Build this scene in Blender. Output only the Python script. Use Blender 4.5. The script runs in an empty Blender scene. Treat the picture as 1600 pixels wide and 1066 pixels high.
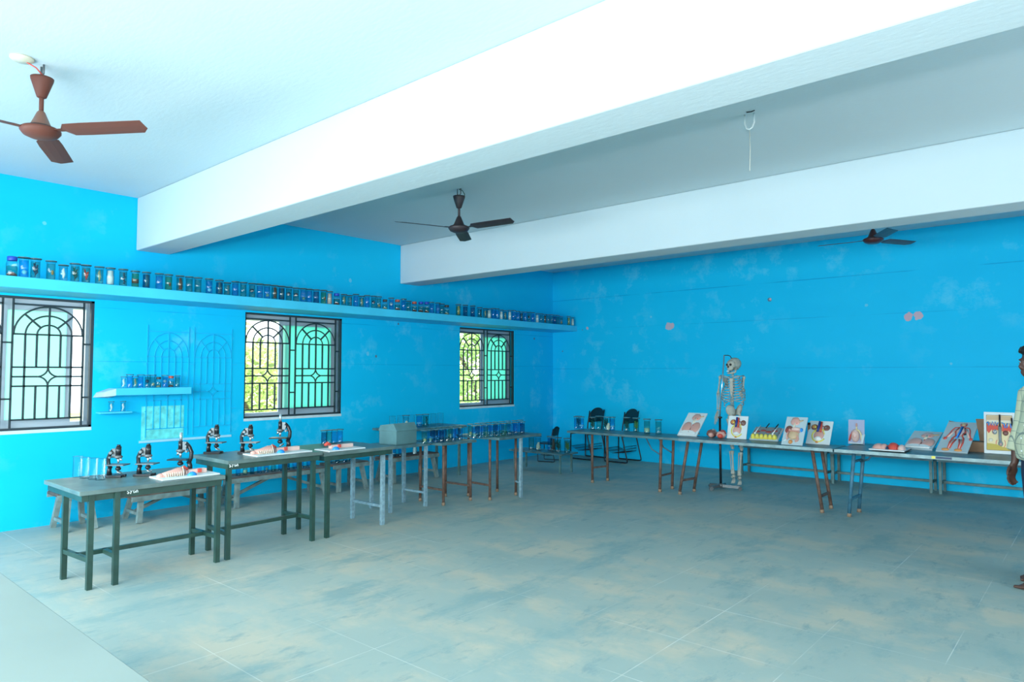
import bpy, math, random
from mathutils import Vector, Matrix, Euler
random.seed(7)
S = bpy.context.scene
COL = S.collection
R = math.radians
# ------------------------------------------------------------------ camera
YAW, PITCH, FPX, EYE = R(41.05), R(2.678), 1068.65, 1.48
cam_d = bpy.data.cameras.new('camera')
cam_d.sensor_width = 36.0
cam_d.lens = FPX / 1600 * 36
cam_d.clip_end = 200
cam = bpy.data.objects.new('camera', cam_d)
COL.objects.link(cam)
cam.location = (0, 0, EYE)
cam.rotation_euler = (R(90) + PITCH, 0, YAW)
S.camera = cam
# ------------------------------------------------------------------ light
EXPOSURE = 0.6
S.view_settings.view_transform = 'Standard'
S.view_settings.look = 'None'
S.view_settings.exposure = EXPOSURE
S.view_settings.gamma = 1
S.cycles.use_denoising = True
S.cycles.max_bounces = 10
S.cycles.diffuse_bounces = 5
S.cycles.transparent_max_bounces = 48
S.cycles.caustics_reflective = False
S.cycles.caustics_refractive = False

wd = bpy.data.worlds.new('sky')
S.world = wd
wd.use_nodes = True
wd.node_tree.nodes['Background'].inputs[0].default_value = (0.88, 0.97, 1.0, 1)
wd.node_tree.nodes['Background'].inputs[1].default_value = 2.5

def lamp(name, kind, energy, color, loc, aim, **kw):
    d = bpy.data.lights.new(name, kind)
    d.energy = energy
    d.color = color
    for k, v in kw.items():
        setattr(d, k, v)
    o = bpy.data.objects.new(name, d)
    COL.objects.link(o)
    o.location = loc
    o.rotation_euler = (Vector(aim) - Vector(loc)).to_track_quat('-Z', 'Y').to_euler()
    return o

lamp('sun', 'SUN', 5.0, (1, .97, .88), (10, 0, 20), (-2, 5, 0), angle=R(1))
# the photographer's flash, a hand above the lens, its head turned up towards the ceiling
lamp('camera_flash', 'SPOT', 238, (1.0, 1.0, .98), (0.0, 0.02, 1.75), (-2.0, 3.3, 2.25),
     spot_size=R(165), spot_blend=1.0, shadow_soft_size=.06)
# added fill lamps just inside the unseen front and right walls, without openings
lamp('front_fill', 'AREA', 600, (.92, 1.0, 1.0), (-3.6, -1.5, 1.45), (-3.9, 6, -2.6), shape='RECTANGLE', size=7.0, size_y=1.9)
lamp('side_fill', 'AREA', 95, (.95, 1.0, .99), (3.1, 4.9, 1.3), (-4, 4.9, 3.3), shape='RECTANGLE', size=3.2, size_y=1.6)

# ------------------------------------------------------------------ helpers
CF = Vector((-math.sin(YAW) * math.cos(PITCH), math.cos(YAW) * math.cos(PITCH), math.sin(PITCH)))
CR = Vector((math.cos(YAW), math.sin(YAW), 0))
CU = CR.cross(CF)
EYEV = Vector((0, 0, EYE))
def ray(u, v): return CF + CR * ((u - 800) / FPX) - CU * ((v - 533) / FPX)
def onz(u, v, z): d = ray(u, v); return EYEV + d * ((z - EYE) / d.z)
def onx(u, v, x): d = ray(u, v); return EYEV + d * (x / d.x)
def ony(u, v, y): d = ray(u, v); return EYEV + d * (y / d.y)

class MB:
    """collects shapes into one mesh"""
    def __init__(s, *mats):
        s.v, s.f, s.mi, s.sm, s.cur = [], [], [], [], 0
        s.mats = list(mats)
    def m(s, mat):
        if mat not in s.mats: s.mats.append(mat)
        s.cur = s.mats.index(mat)
        return s
    def add(s, vs, fs, smooth=False):
        b = len(s.v)
        s.v += [tuple(x) for x in vs]
        for f in fs:
            s.f.append([b + i for i in f]); s.mi.append(s.cur); s.sm.append(smooth)
        return s
    def box(s, x0, x1, y0, y1, z0, z1):
        return s.hexa([(x0, y0, z0), (x1, y0, z0), (x1, y1, z0), (x0, y1, z0), (x0, y0, z1), (x1, y0, z1), (x1, y1, z1), (x0, y1, z1)])
    def hexa(s, vs):
        return s.add(vs, [(0, 3, 2, 1), (4, 5, 6, 7), (0, 1, 5, 4), (1, 2, 6, 5), (2, 3, 7, 6), (3, 0, 4, 7)])
    def frame_of(s, d):
        d = d.normalized()
        a = Vector((0, 0, 1)) if abs(d.z) < .9 else Vector((1, 0, 0))
        x = d.cross(a).normalized()
        return x, x.cross(d).normalized()
    def bar(s, p0, p1, w, h=None):
        p0, p1 = Vector(p0), Vector(p1); h = h or w
        x, y = s.frame_of(p1 - p0)
        q = [x * (-w / 2) + y * (-h / 2), x * (w / 2) + y * (-h / 2), x * (w / 2) + y * (h / 2), x * (-w / 2) + y * (h / 2)]
        vs = [p0 + k for k in q] + [p1 + k for k in q]
        return s.add(vs, [(0, 3, 2, 1), (4, 5, 6, 7), (0, 1, 5, 4), (1, 2, 6, 5), (2, 3, 7, 6), (3, 0, 4, 7)])
    def tube(s, pts, r, n=8, closed=False, caps=True):
        pts = [Vector(p) for p in pts]; N = len(pts)
        rr = r if isinstance(r, (list, tuple)) else [r] * N
        b = len(s.v); px = None; vs = []
        for i, p in enumerate(pts):
            if closed: d = pts[(i + 1) % N] - pts[i - 1]
            else: d = pts[min(i + 1, N - 1)] - pts[max(i - 1, 0)]
            if d.length < 1e-9: d = Vector((0, 0, 1))
            d.normalize()
            if px is None: x, _ = s.frame_of(d)
            else:
                x = px - d * px.dot(d)
                x = x.normalized() if x.length > 1e-6 else s.frame_of(d)[0]
            px = x; y = d.cross(x)
            vs += [p + (x * math.cos(2 * math.pi * k / n) + y * math.sin(2 * math.pi * k / n)) * rr[i] for k in range(n)]
        fs = []
        for i in range(N if closed else N - 1):
            j = (i + 1) % N
            for k in range(n):
                fs.append((i * n + k, i * n + (k + 1) % n, j * n + (k + 1) % n, j * n + k))
        s.add(vs, fs, True)
        if caps and not closed:
            b2 = b
            s.f.append([b2 + k for k in range(n)][::-1]); s.mi.append(s.cur); s.sm.append(False)
            s.f.append([b2 + (N - 1) * n + k for k in range(n)]); s.mi.append(s.cur); s.sm.append(False)
        return s
    def cyl(s, p0, p1, r0, r1=None, n=14): return s.tube([p0, p1], [r0, r0 if r1 is None else r1], n)
    def lathe(s, prof, c=(0, 0, 0), n=20, M=None, smooth=True):
        c = Vector(c); vs = []
        for r, z in prof:
            for k in range(n):
                a = 2 * math.pi * k / n
                p = Vector((r * math.cos(a), r * math.sin(a), z))
                vs.append((M @ p if M else p) + c)
        fs = [(i * n + k, i * n + (k + 1) % n, (i + 1) * n + (k + 1) % n, (i + 1) * n + k) for i in range(len(prof) - 1) for k in range(n)]
        b = len(s.v); s.add(vs, fs, smooth)
        if prof[0][0] > 1e-5: s.f.append([b + k for k in range(n)][::-1]); s.mi.append(s.cur); s.sm.append(False)
        if prof[-1][0] > 1e-5: s.f.append([b + (len(prof) - 1) * n + k for k in range(n)]); s.mi.append(s.cur); s.sm.append(False)
        return s
    def ell(s, c, r, nu=14, nv=8, M=None, bump=0, half=False):
        c = Vector(c); r = (r, r, r) if not isinstance(r, (tuple, list)) else r
        vs = []; 
        for i in range(nv + 1):
            t = math.pi * i / nv if not half else math.pi / 2 * i / nv
            for k in range(nu):
                a = 2 * math.pi * k / nu
                q = 1 + (bump * math.sin(3 * a + 2 * i) * math.sin(t) if bump else 0)
                p = Vector((r[0] * math.sin(t) * math.cos(a) * q, r[1] * math.sin(t) * math.sin(a) * q, r[2] * math.cos(t)))
                vs.append((M @ p if M else p) + c)
        fs = [(i * nu + k, (i + 1) * nu + k, (i + 1) * nu + (k + 1) % nu, i * nu + (k + 1) % nu) for i in range(nv) for k in range(nu)]
        return s.add(vs, fs, True)
    def loft(s, rings, smooth=True):
        n = len(rings[0]); vs = [p for q in rings for p in q]
        fs = [(i * n + k, i * n + (k + 1) % n, (i + 1) * n + (k + 1) % n, (i + 1) * n + k) for i in range(len(rings) - 1) for k in range(n)]
        b = len(s.v); s.add(vs, fs, smooth)
        s.f.append([b + k for k in range(n)][::-1]); s.mi.append(s.cur); s.sm.append(False)
        s.f.append([b + (len(rings) - 1) * n + k for k in range(n)]); s.mi.append(s.cur); s.sm.append(False)
        return s
    def prism(s, pts, z0, z1, M=None):
        n = len(pts)
        vs = [Vector((x, y, z0)) for x, y in pts] + [Vector((x, y, z1)) for x, y in pts]
        if M: vs = [M @ v for v in vs]
        fs = [tuple(range(n))[::-1], tuple(range(n, 2 * n))] + [(k, (k + 1) % n, n + (k + 1) % n, n + k) for k in range(n)]
        return s.add(vs, fs)
    def mesh(s, name):
        me = bpy.data.meshes.new(name)
        me.from_pydata(s.v, [], s.f)
        for mt in s.mats: me.materials.append(mt)
        me.polygons.foreach_set('material_index', s.mi)
        me.polygons.foreach_set('use_smooth', s.sm)
        me.update()
        return me
    def build(s, name, parent=None, loc=None):
        return link(name, s.mesh(name), parent, loc)

def link(name, me, parent=None, loc=None):
    o = bpy.data.objects.new(name, me); COL.objects.link(o)
    if parent: o.parent = parent
    if loc: o.location = loc
    return o
def tag(o, label, cat, group=None, kind=None):
    if label and len(label.split()) > 16: print('LONG', len(label.split()), label)
    if label: o['label'] = label
    if cat: o['category'] = cat
    if group: o['group'] = group
    if kind: o['kind'] = kind
    return o
def thing(name, label, cat, loc=(0, 0, 0), rz=0, group=None):
    o = bpy.data.objects.new(name, None); COL.objects.link(o)
    o.location = loc; o.rotation_euler = (0, 0, rz); o.empty_display_size = .1
    return tag(o, label, cat, group)
def struct(o): o['kind'] = 'structure'; return o
def remesh(o, voxel, it=4, dec=None):
    m = o.modifiers.new('remesh', 'REMESH'); m.mode = 'VOXEL'; m.voxel_size = voxel; m.use_smooth_shade = True
    if it:
        k = o.modifiers.new('smooth', 'SMOOTH'); k.factor = .5; k.iterations = it
    return o
def bevel(o, w=.004, seg=2):
    b = o.modifiers.new('bevel', 'BEVEL'); b.width = w; b.segments = seg; b.limit_method = 'ANGLE'
    return o

# ------------------------------------------------------------------ materials
def newmat(name):
    m = bpy.data.materials.new(name); m.use_nodes = True
    nt = m.node_tree
    return m, nt, nt.nodes, nt.links, nt.nodes['Principled BSDF']
def mat(name, col, rough=.5, metal=0, vary=0, scale=8, bump=0, spec=.5):
    m, nt, N, L, P = newmat(name)
    P.inputs['Base Color'].default_value = (*col, 1)
    P.inputs['Roughness'].default_value = rough
    P.inputs['Metallic'].default_value = metal
    P.inputs['Specular IOR Level'].default_value = spec
    if vary or bump:
        tc = N.new('ShaderNodeTexCoord'); no = N.new('ShaderNodeTexNoise')
        no.inputs['Scale'].default_value = scale; no.inputs['Detail'].default_value = 5
        L.new(tc.outputs['Object'], no.inputs['Vector'])
        if vary:
            rp = N.new('ShaderNodeValToRGB')
            rp.color_ramp.elements[0].position = .3; rp.color_ramp.elements[1].position = .7
            rp.color_ramp.elements[0].color = (*[c * (1 - vary) for c in col], 1)
            rp.color_ramp.elements[1].color = (*[min(1, c * (1 + vary)) for c in col], 1)
            L.new(no.outputs['Fac'], rp.inputs['Fac']); L.new(rp.outputs['Color'], P.inputs['Base Color'])
        if bump:
            bp = N.new('ShaderNodeBump'); bp.inputs['Strength'].default_value = bump; bp.inputs['Distance'].default_value = .01
            L.new(no.outputs['Fac'], bp.inputs['Height']); L.new(bp.outputs['Normal'], P.inputs['Normal'])
    return m
def mathn(nt, op, a, b=None, clamp=False):
    n = nt.nodes.new('ShaderNodeMath'); n.operation = op; n.use_clamp = clamp
    for i, x in enumerate((a, b)):
        if x is None: continue
        if isinstance(x, (int, float)): n.inputs[i].default_value = x
        else: nt.links.new(x, n.inputs[i])
    return n.outputs[0]
def mixc(nt, fac, a, b):
    n = nt.nodes.new('ShaderNodeMix'); n.data_type = 'RGBA'
    for sock, x in ((n.inputs[0], fac), (n.inputs[6], a), (n.inputs[7], b)):
        if isinstance(x, (int, float)): sock.default_value = x
        elif isinstance(x, tuple): sock.default_value = (*x, 1)
        else: nt.links.new(x, sock)
    return n.outputs[2]
def noise(nt, vec, scale, detail=4, rough=.55, stretch=None):
    N = nt.nodes
    if stretch:
        mp = N.new('ShaderNodeMapping'); mp.inputs['Scale'].default_value = stretch
        nt.links.new(vec, mp.inputs['Vector']); vec = mp.outputs['Vector']
    n = N.new('ShaderNodeTexNoise'); n.inputs['Scale'].default_value = scale
    n.inputs['Detail'].default_value = detail; n.inputs['Roughness'].default_value = rough
    nt.links.new(vec, n.inputs['Vector'])
    return n.outputs['Fac']
def step(nt, x, a, b):
    n = nt.nodes.new('ShaderNodeMapRange'); n.clamp = True
    n.inputs[1].default_value = a; n.inputs[2].default_value = b
    nt.links.new(x, n.inputs[0]); return n.outputs[0]

WALL = (0.0, .385, .86)
def wall_paint(name, lines=(), spots=()):
    m, nt, N, L, P = newmat(name)
    g = N.new('ShaderNodeNewGeometry'); vec = g.outputs['Position']
    sx = N.new('ShaderNodeSeparateXYZ'); L.new(vec, sx.inputs[0])
    c = mixc(nt, noise(nt, vec, .9, 3), (0.002, .52, .85), (0.008, .56, .88))
    sc = step(nt, noise(nt, vec, 2.6, 7, .66), .55, .72)
    sc2 = mathn(nt, 'MULTIPLY', sc, step(nt, noise(nt, vec, .7, 2), .38, .58))
    c = mixc(nt, mathn(nt, 'MULTIPLY', sc2, .62), c, (.16, .67, .90))          # worn, chalky paint
    c = mixc(nt, mathn(nt, 'MULTIPLY', step(nt, noise(nt, vec, 1.2, 3, .5, (.3, .3, 2.5)), .5, .75), .25), c, (0.0, .48, .82))
    for z, w in lines:                                                          # struck mortar lines
        dz = mathn(nt, 'ABSOLUTE', mathn(nt, 'SUBTRACT', sx.outputs['Z'], z))
        k = mathn(nt, 'LESS_THAN', dz, w)
        k = mathn(nt, 'MULTIPLY', k, step(nt, noise(nt, vec, 1.1, 3), .40, .55))
        c = mixc(nt, mathn(nt, 'MULTIPLY', k, .65), c, (0.0, .30, .62))
    for pos, rad, colr in spots:                                                # chipped plaster patches
        d = N.new('ShaderNodeVectorMath'); d.operation = 'DISTANCE'; L.new(vec, d.inputs[0]); d.inputs[1].default_value = pos
        k = mathn(nt, 'LESS_THAN', mathn(nt, 'ADD', d.outputs['Value'], mathn(nt, 'MULTIPLY', noise(nt, vec, 18, 3), rad * 1.3)), rad * 1.55)
        c = mixc(nt, mathn(nt, 'MULTIPLY', k, .85), c, colr)
    L.new(c, P.inputs['Base Color'])
    P.inputs['Roughness'].default_value = .55
    P.inputs['Specular IOR Level'].default_value = .12
    bp = N.new('ShaderNodeBump'); bp.inputs['Strength'].default_value = .12; bp.inputs['Distance'].default_value = .01
    L.new(noise(nt, vec, 9, 6), bp.inputs['Height']); L.new(bp.outputs['Normal'], P.inputs['Normal'])
    return m

XL, YB, ZC, ZB = -7.824, 10.15, 3.362, 2.793
XR, YF = 3.2, -1.6
B1F, B1B, B2F, B2B = 2.844, 3.193, 6.475, 6.838
pink = (.62, .45, .50); pale = (.16, .62, .86); hole = (.10, .16, .22)
M_wall_back = wall_paint('blue_wall_paint_back', [(2.82, .007), (1.555, .004), (2.27, .004)],
    [((-5.42, YB, 2.24), .075, pink), ((-5.36, YB, 2.255), .045, pink), ((-1.95, YB, 2.22), .06, (.70, .38, .40)), ((-1.84, YB, 2.225), .06, (.70, .40, .42)),
     ((-1.49, YB, 1.60), .018, pale), ((-3.76, YB, 2.57), .035, hole), ((-3.75, YB, 2.575), .02, pink), ((-7.04, YB, 2.28), .03, pink),
     ((-5.75, YB, 2.42), .02, pale), ((-2.45, YB, 2.40), .025, pale), ((-7.15, YB, 2.26), .012, hole), ((-7.6, YB, 1.88), .014, hole)])
M_wall_left = wall_paint('blue_wall_paint_left', [(2.155, .004), (1.60, .003)],
    [((XL, 5.9, 1.75), .03, pale), ((XL, 6.05, 1.72), .02, hole), ((XL, 2.0, 2.95), .02, pale), ((XL, 6.45, 2.20), .02, hole), ((XL, 9.6, 2.10), .02, hole), ((XL, 5.6, 2.75), .03, pale)])
M_wall = wall_paint('blue_wall_paint')
def ceil_mat():
    m, nt, N, L, P = newmat('whitewash')
    g = N.new('ShaderNodeNewGeometry'); vec = g.outputs['Position']
    c = mixc(nt, noise(nt, vec, 1.4, 5), (.53, .63, .665), (.575, .67, .705))
    L.new(c, P.inputs['Base Color']); P.inputs['Roughness'].default_value = .8; P.inputs['Specular IOR Level'].default_value = .1
    bp = N.new('ShaderNodeBump'); bp.inputs['Strength'].default_value = .15; bp.inputs['Distance'].default_value = .01
    L.new(noise(nt, vec, 14, 6, .6, (1, 2.5, 1)), bp.inputs['Height']); L.new(bp.outputs['Normal'], P.inputs['Normal'])
    return m
M_ceil = ceil_mat()
def floor_mat():
    m, nt, N, L, P = newmat('cement_floor')
    g = N.new('ShaderNodeNewGeometry'); vec = g.outputs['Position']
    sp = N.new('ShaderNodeSeparateXYZ'); L.new(vec, sp.inputs[0])
    c = mixc(nt, step(nt, noise(nt, vec, .5, 4), .35, .65), (.285, .37, .345), (.37, .425, .375))
    c = mixc(nt, mathn(nt, 'MULTIPLY', step(nt, noise(nt, vec, 1.5, 7, .66, (.8, 1.2, 1)), .47, .62), .75), c, (.50, .455, .35))      # dusty tan patches
    c = mixc(nt, mathn(nt, 'MULTIPLY', step(nt, noise(nt, vec, 2.1, 7, .68, (1.3, .6, 1)), .52, .64), .75), c, (.205, .325, .325))      # damp teal smears
    c = mixc(nt, mathn(nt, 'MULTIPLY', step(nt, noise(nt, vec, 6.5, 6, .7, (1.5, .5, 1)), .57, .68), .6), c, (.17, .275, .29))
    c = mixc(nt, mathn(nt, 'MULTIPLY', step(nt, noise(nt, vec, 11, 6, .7), .60, .72), .3), c, (.53, .52, .43))
    js = []
    for ax, o_, per in (('X', .67, .587), ('Y', -2.34, .598)):
        f = mathn(nt, 'FRACT', mathn(nt, 'ADD', mathn(nt, 'DIVIDE', mathn(nt, 'ADD', sp.outputs[ax], o_), per), 40.004))
        js.append(mathn(nt, 'LESS_THAN', f, .008))
    j = mathn(nt, 'MULTIPLY', mathn(nt, 'MAXIMUM', js[0], js[1]), step(nt, noise(nt, vec, .9, 5, .6), .47, .62))
    c = mixc(nt, mathn(nt, 'MULTIPLY', j, .75), c, (.68, .70, .64))                                                                     # pale tile joints, worn away in places
    L.new(c, P.inputs['Base Color'])
    rg = N.new('ShaderNodeMapRange'); rg.inputs[3].default_value = .42; rg.inputs[4].default_value = .7
    L.new(noise(nt, vec, 2.2, 4), rg.inputs[0]); L.new(rg.outputs[0], P.inputs['Roughness'])
    P.inputs['Specular IOR Level'].default_value = .35
    bp = N.new('ShaderNodeBump'); bp.inputs['Strength'].default_value = .05; bp.inputs['Distance'].default_value = .01
    L.new(noise(nt, vec, 5, 6), bp.inputs['Height']); L.new(bp.outputs['Normal'], P.inputs['Normal'])
    return m
M_floor = floor_mat()

def glass(name, tint, gloss=.10, rough=.06, edge=.22, aniso=0, dark=(.30, .55, .60)):
    """clear wall of a jar or pane: tinted see-through with a mirror share"""
    m, nt, N, L, P = newmat(name); N.remove(P)
    t = N.new('ShaderNodeBsdfTransparent')
    fw = N.new('ShaderNodeLayerWeight'); fw.inputs[0].default_value = .5
    L.new(mixc(nt, mathn(nt, 'POWER', fw.outputs['Facing'], 3.0), tuple(tint), tuple(k * q for k, q in zip(tint, dark))), t.inputs[0])   # longer way through the glass at the rim
    g = N.new('ShaderNodeBsdfGlossy'); g.inputs['Roughness'].default_value = rough; g.inputs[0].default_value = (.9, 1, 1, 1)
    g.inputs['Anisotropy'].default_value = aniso
    if aniso:
        tg = N.new('ShaderNodeTangent'); tg.direction_type = 'RADIAL'; tg.axis = 'Z'; L.new(tg.outputs[0], g.inputs['Tangent']); g.inputs['Rotation'].default_value = .25
    lw = N.new('ShaderNodeLayerWeight'); lw.inputs[0].default_value = .35
    f = mathn(nt, 'ADD', mathn(nt, 'MULTIPLY', lw.outputs['Fresnel'], edge), gloss, True)
    x = N.new('ShaderNodeMixShader'); L.new(f, x.inputs[0]); L.new(t.outputs[0], x.inputs[1]); L.new(g.outputs[0], x.inputs[2])
    L.new(x.outputs[0], N['Material Output'].inputs[0])
    return m
M_glass = glass('jar_glass', (.88, .95, .95), .025, .10, .12, .92)
M_clear = glass('clear_glass', (.93, .97, .97), .012, .10, .12, .95)
def liquid(name, col): return glass(name, col, .0, .3, .02, 0, (.75, .85, .9))
LIQ = {'blue': liquid('blue_fluid', (.42, .80, .97)), 'teal': liquid('teal_fluid', (.66, .84, .78)), 'green': liquid('green_fluid', (.72, .84, .62)),
       'clear': liquid('clear_fluid', (.90, .95, .95)), 'grey': liquid('murky_fluid', (.80, .80, .72)), 'deep': liquid('deep_blue_fluid', (.30, .62, .72))}
def frosted():
    m, nt, N, L, P = newmat('frosted_green_glass'); N.remove(P)
    t = N.new('ShaderNodeBsdfTranslucent'); t.inputs[0].default_value = (.62, .97, .93, 1)
    d = N.new('ShaderNodeBsdfDiffuse'); d.inputs[0].default_value = (.40, .74, .72, 1)
    x = N.new('ShaderNodeMixShader'); x.inputs[0].default_value = .18
    L.new(t.outputs[0], x.inputs[1]); L.new(d.outputs[0], x.inputs[2]); L.new(x.outputs[0], N['Material Output'].inputs[0])
    return m
M_frost = frosted()
M_alu = mat('aluminium', (.50, .58, .64), .45, .35)
M_iron = mat('black_iron', (.018, .035, .045), .5)
M_plaster = mat('grey_plaster', (.42, .58, .62), .9, vary=.2, scale=6)
M_sill = mat('pale_sill', (.62, .74, .76), .8, vary=.1)
M_shelf = mat('pale_blue_slab_paint', (.05, .58, .84), .6, vary=.08, scale=3)
M_green = mat('dark_green_enamel', (.018, .055, .042), .4, vary=.25, scale=12)
M_greentop = mat('worn_grey_green_top', (.11, .165, .155), .38, vary=.25, scale=7)
M_rust = mat('rusty_brown_paint', (.145, .085, .062), .6, vary=.4, scale=20)
M_bluepaint = mat('blue_grey_leg_paint', (.05, .16, .23), .5, vary=.3, scale=18)
M_white_leg = mat('chipped_pale_blue_paint', (.22, .34, .39), .6, vary=.25, scale=30)
M_steeltop = mat('dull_steel_top', (.09, .18, .195), .4, .15, vary=.3, scale=9)
M_steeledge = mat('bare_metal_edge', (.20, .29, .30), .35, .3, vary=.25, scale=15)
M_benchmetal = mat('grey_green_bench_paint', (.10, .19, .185), .5, vary=.3, scale=14)
M_wood = mat('dark_worn_wood', (.13, .085, .065), .65, vary=.45, scale=9)
M_benchwood = mat('weathered_grey_wood', (.19, .26, .25), .7, vary=.3, scale=12)
M_laminate = mat('pale_laminate', (.155, .20, .185), .45, vary=.06, scale=2)
M_black = mat('black_enamel', (.012, .015, .018), .3)
M_blackplastic = mat('black_plastic', (.012, .02, .026), .45)
M_chrome = mat('bright_steel', (.62, .68, .70), .25, .8)
M_white = mat('white_board', (.66, .72, .72), .6)
M_grey = mat('grey_board', (.44, .54, .57), .6)
M_bone = mat('ivory_bone', (.40, .40, .34), .55, vary=.15, scale=25)
M_dark = mat('dark_socket', (.02, .02, .022), .9)
def C(name, *c, rough=.45): return mat(name, c, rough)
PINK = C('pink_flesh', .66, .36, .30); PALEPINK = C('pale_pink', .72, .50, .44); REDC = C('red_vessel', .60, .075, .05)
REDD = C('dark_red', .26, .05, .045); BLUEC = C('blue_vessel', .015, .045, .26); YEL = C('yellow_fat', .76, .66, .10); YELP = C('pale_yellow', .72, .60, .34)
BRN = C('brown_organ', .18, .075, .06); TANC = C('tan_tissue', .56, .40, .24); CREAM = C('cream_tissue', .66, .62, .48); WHT = C('white_tissue', .80, .82, .80)
BLK = C('black_detail', .01, .01, .012); BLUL = C('bright_blue', .02, .28, .75); ORG = C('orange_specimen', .62, .25, .07); DGRN = C('dark_green_leaf', .012, .07, .05)
LGRN = C('leaf_green', .12, .24, .04); GRYT = C('grey_tissue', .22, .26, .27); LID = C('green_glass_lid', .07, .14, .14, rough=.15)
CAPB = C('blue_cap', .01, .06, .42); CAPR = C('red_cap', .42, .08, .05); CAPD = C('dark_cap', .03, .04, .04); NAVY = C('dark_blue_specimen', .01, .04, .10)
M_card = mat('cardboard', (.24, .145, .085), .8, vary=.15, scale=10)
M_ochre = C('mustard_base', .50, .38, .07)

# ------------------------------------------------------------------ room
def boxes(name, mat_, *bs):
    m = MB(mat_)
    for b in bs: m.box(*b)
    return struct(m.build(name))
boxes('floor', M_floor, (XL - .25, XR + .25, YF - .25, YB + .25, -.2, 0))
boxes('ceiling', M_ceil, (XL - .25, XR + .25, YF - .25, YB + .25, ZC, ZC + .2))
boxes('wall_back', M_wall_back, (XL - .25, XR + .25, YB, YB + .25, 0, ZC))
WIN = [(1.08, 2.465), (4.09, 5.475), (7.71, 9.045)]
WZ0, WZ1 = .905, 2.215
ww = MB(M_wall_left)
ys = [YF - .25] + [a for w in WIN for a in w] + [YB]
for i in range(0, len(ys), 2): ww.box(XL - .25, XL, ys[i], ys[i + 1], 0, ZC)
for a, b in WIN:
    ww.box(XL - .25, XL, a, b, 0, WZ0); ww.box(XL - .25, XL, a, b, WZ1, ZC)
struct(ww.build('wall_left'))
boxes('wall_right', M_wall, (XR, XR + .25, YF, YB, 0, ZC))
boxes('wall_front', M_wall, (XL, XR, YF - .25, YF, 0, ZC))
b1 = boxes('trim_1', M_ceil, (XL, XR, B1F, B1B, ZB, ZC)); bevel(b1, .012)
b2 = boxes('trim_2', M_ceil, (XL, XR, B2F, B2B, ZB, ZC)); bevel(b2, .012)
b1['label'] = 'near white ceiling beam'; b2['label'] = 'far white ceiling beam'

# ------------------------------------------------------------------ windows
def grille(mb, x, y0, y1, z0, z1, w=.017, stubs=True):
    """the two arched panels of wrought iron, in the plane x"""
    W = y1 - y0; H = z1 - z0
    Z = lambda t: z1 - t * H / 1.305
    def vb(y, za, zb_, k=w): mb.bar((x, y, za), (x, y, zb_), k)
    def hb(ya, yb, z, k=w): mb.bar((x, ya, z), (x, yb, z), k)
    P = [(y0 + W * .012, y0 + W * .445), (y0 + W * .505, y0 + W * .936)]
    for a, b in P:
        c = (a + b) / 2; r = (b - a) / 2
        vb(a, Z(0), Z(1.30)); vb(b, Z(0), Z(1.30))
        hb(a, b, Z(.070)); hb(a, b, Z(.365)); hb(a, b, Z(.69)); hb(a, b, Z(.877)); hb(a, b, Z(1.205))
        for q in (.97, .655, .335):
            n = 22
            mb.tube([(x, c - r * q * math.cos(math.pi * k / n), Z(.365) + (Z(.075) - Z(.365)) * q * math.sin(math.pi * k / n)) for k in range(n + 1)], w / 2, 6)
        for sg in (-1, 1):
            f = math.sqrt(.5); hgt = Z(.075) - Z(.365)
            mb.bar((x, c + sg * r * .335 * f, Z(.365) + hgt * .335 * f), (x, c + sg * r * .97 * f, Z(.365) + hgt * .97 * f), w)
        vb(c, Z(.075), Z(.69)); vb(c, Z(.877), Z(1.205))
        for q in (-.335, .335): vb(c + r * q, Z(.365), Z(.69)); vb(c + r * q, Z(.877), Z(1.205))
        for q in (-.655, .655): vb(c + r * q, Z(.365), Z(1.205))
        s_ = .30 * r; sv = (Z(.69) - Z(.877)) / 2; zc_ = Z(.7835)
        for sy in (-1, 1):
            hb(c + sy * s_, c + sy * r, zc_)
            for sz in (-1, 1):
                mb.tube([(x, c + sy * s_ * (1 - math.sin(math.pi / 2 * k / 8)), zc_ + sz * sv * (1 - math.cos(math.pi / 2 * k / 8))) for k in range(9)], w / 2, 6)
    if stubs:
        for t in (.45, 1.0): hb(P[0][1], P[1][0], Z(t)); hb(P[1][1], y1, Z(t)); hb(y0, P[0][0], Z(t))
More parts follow.
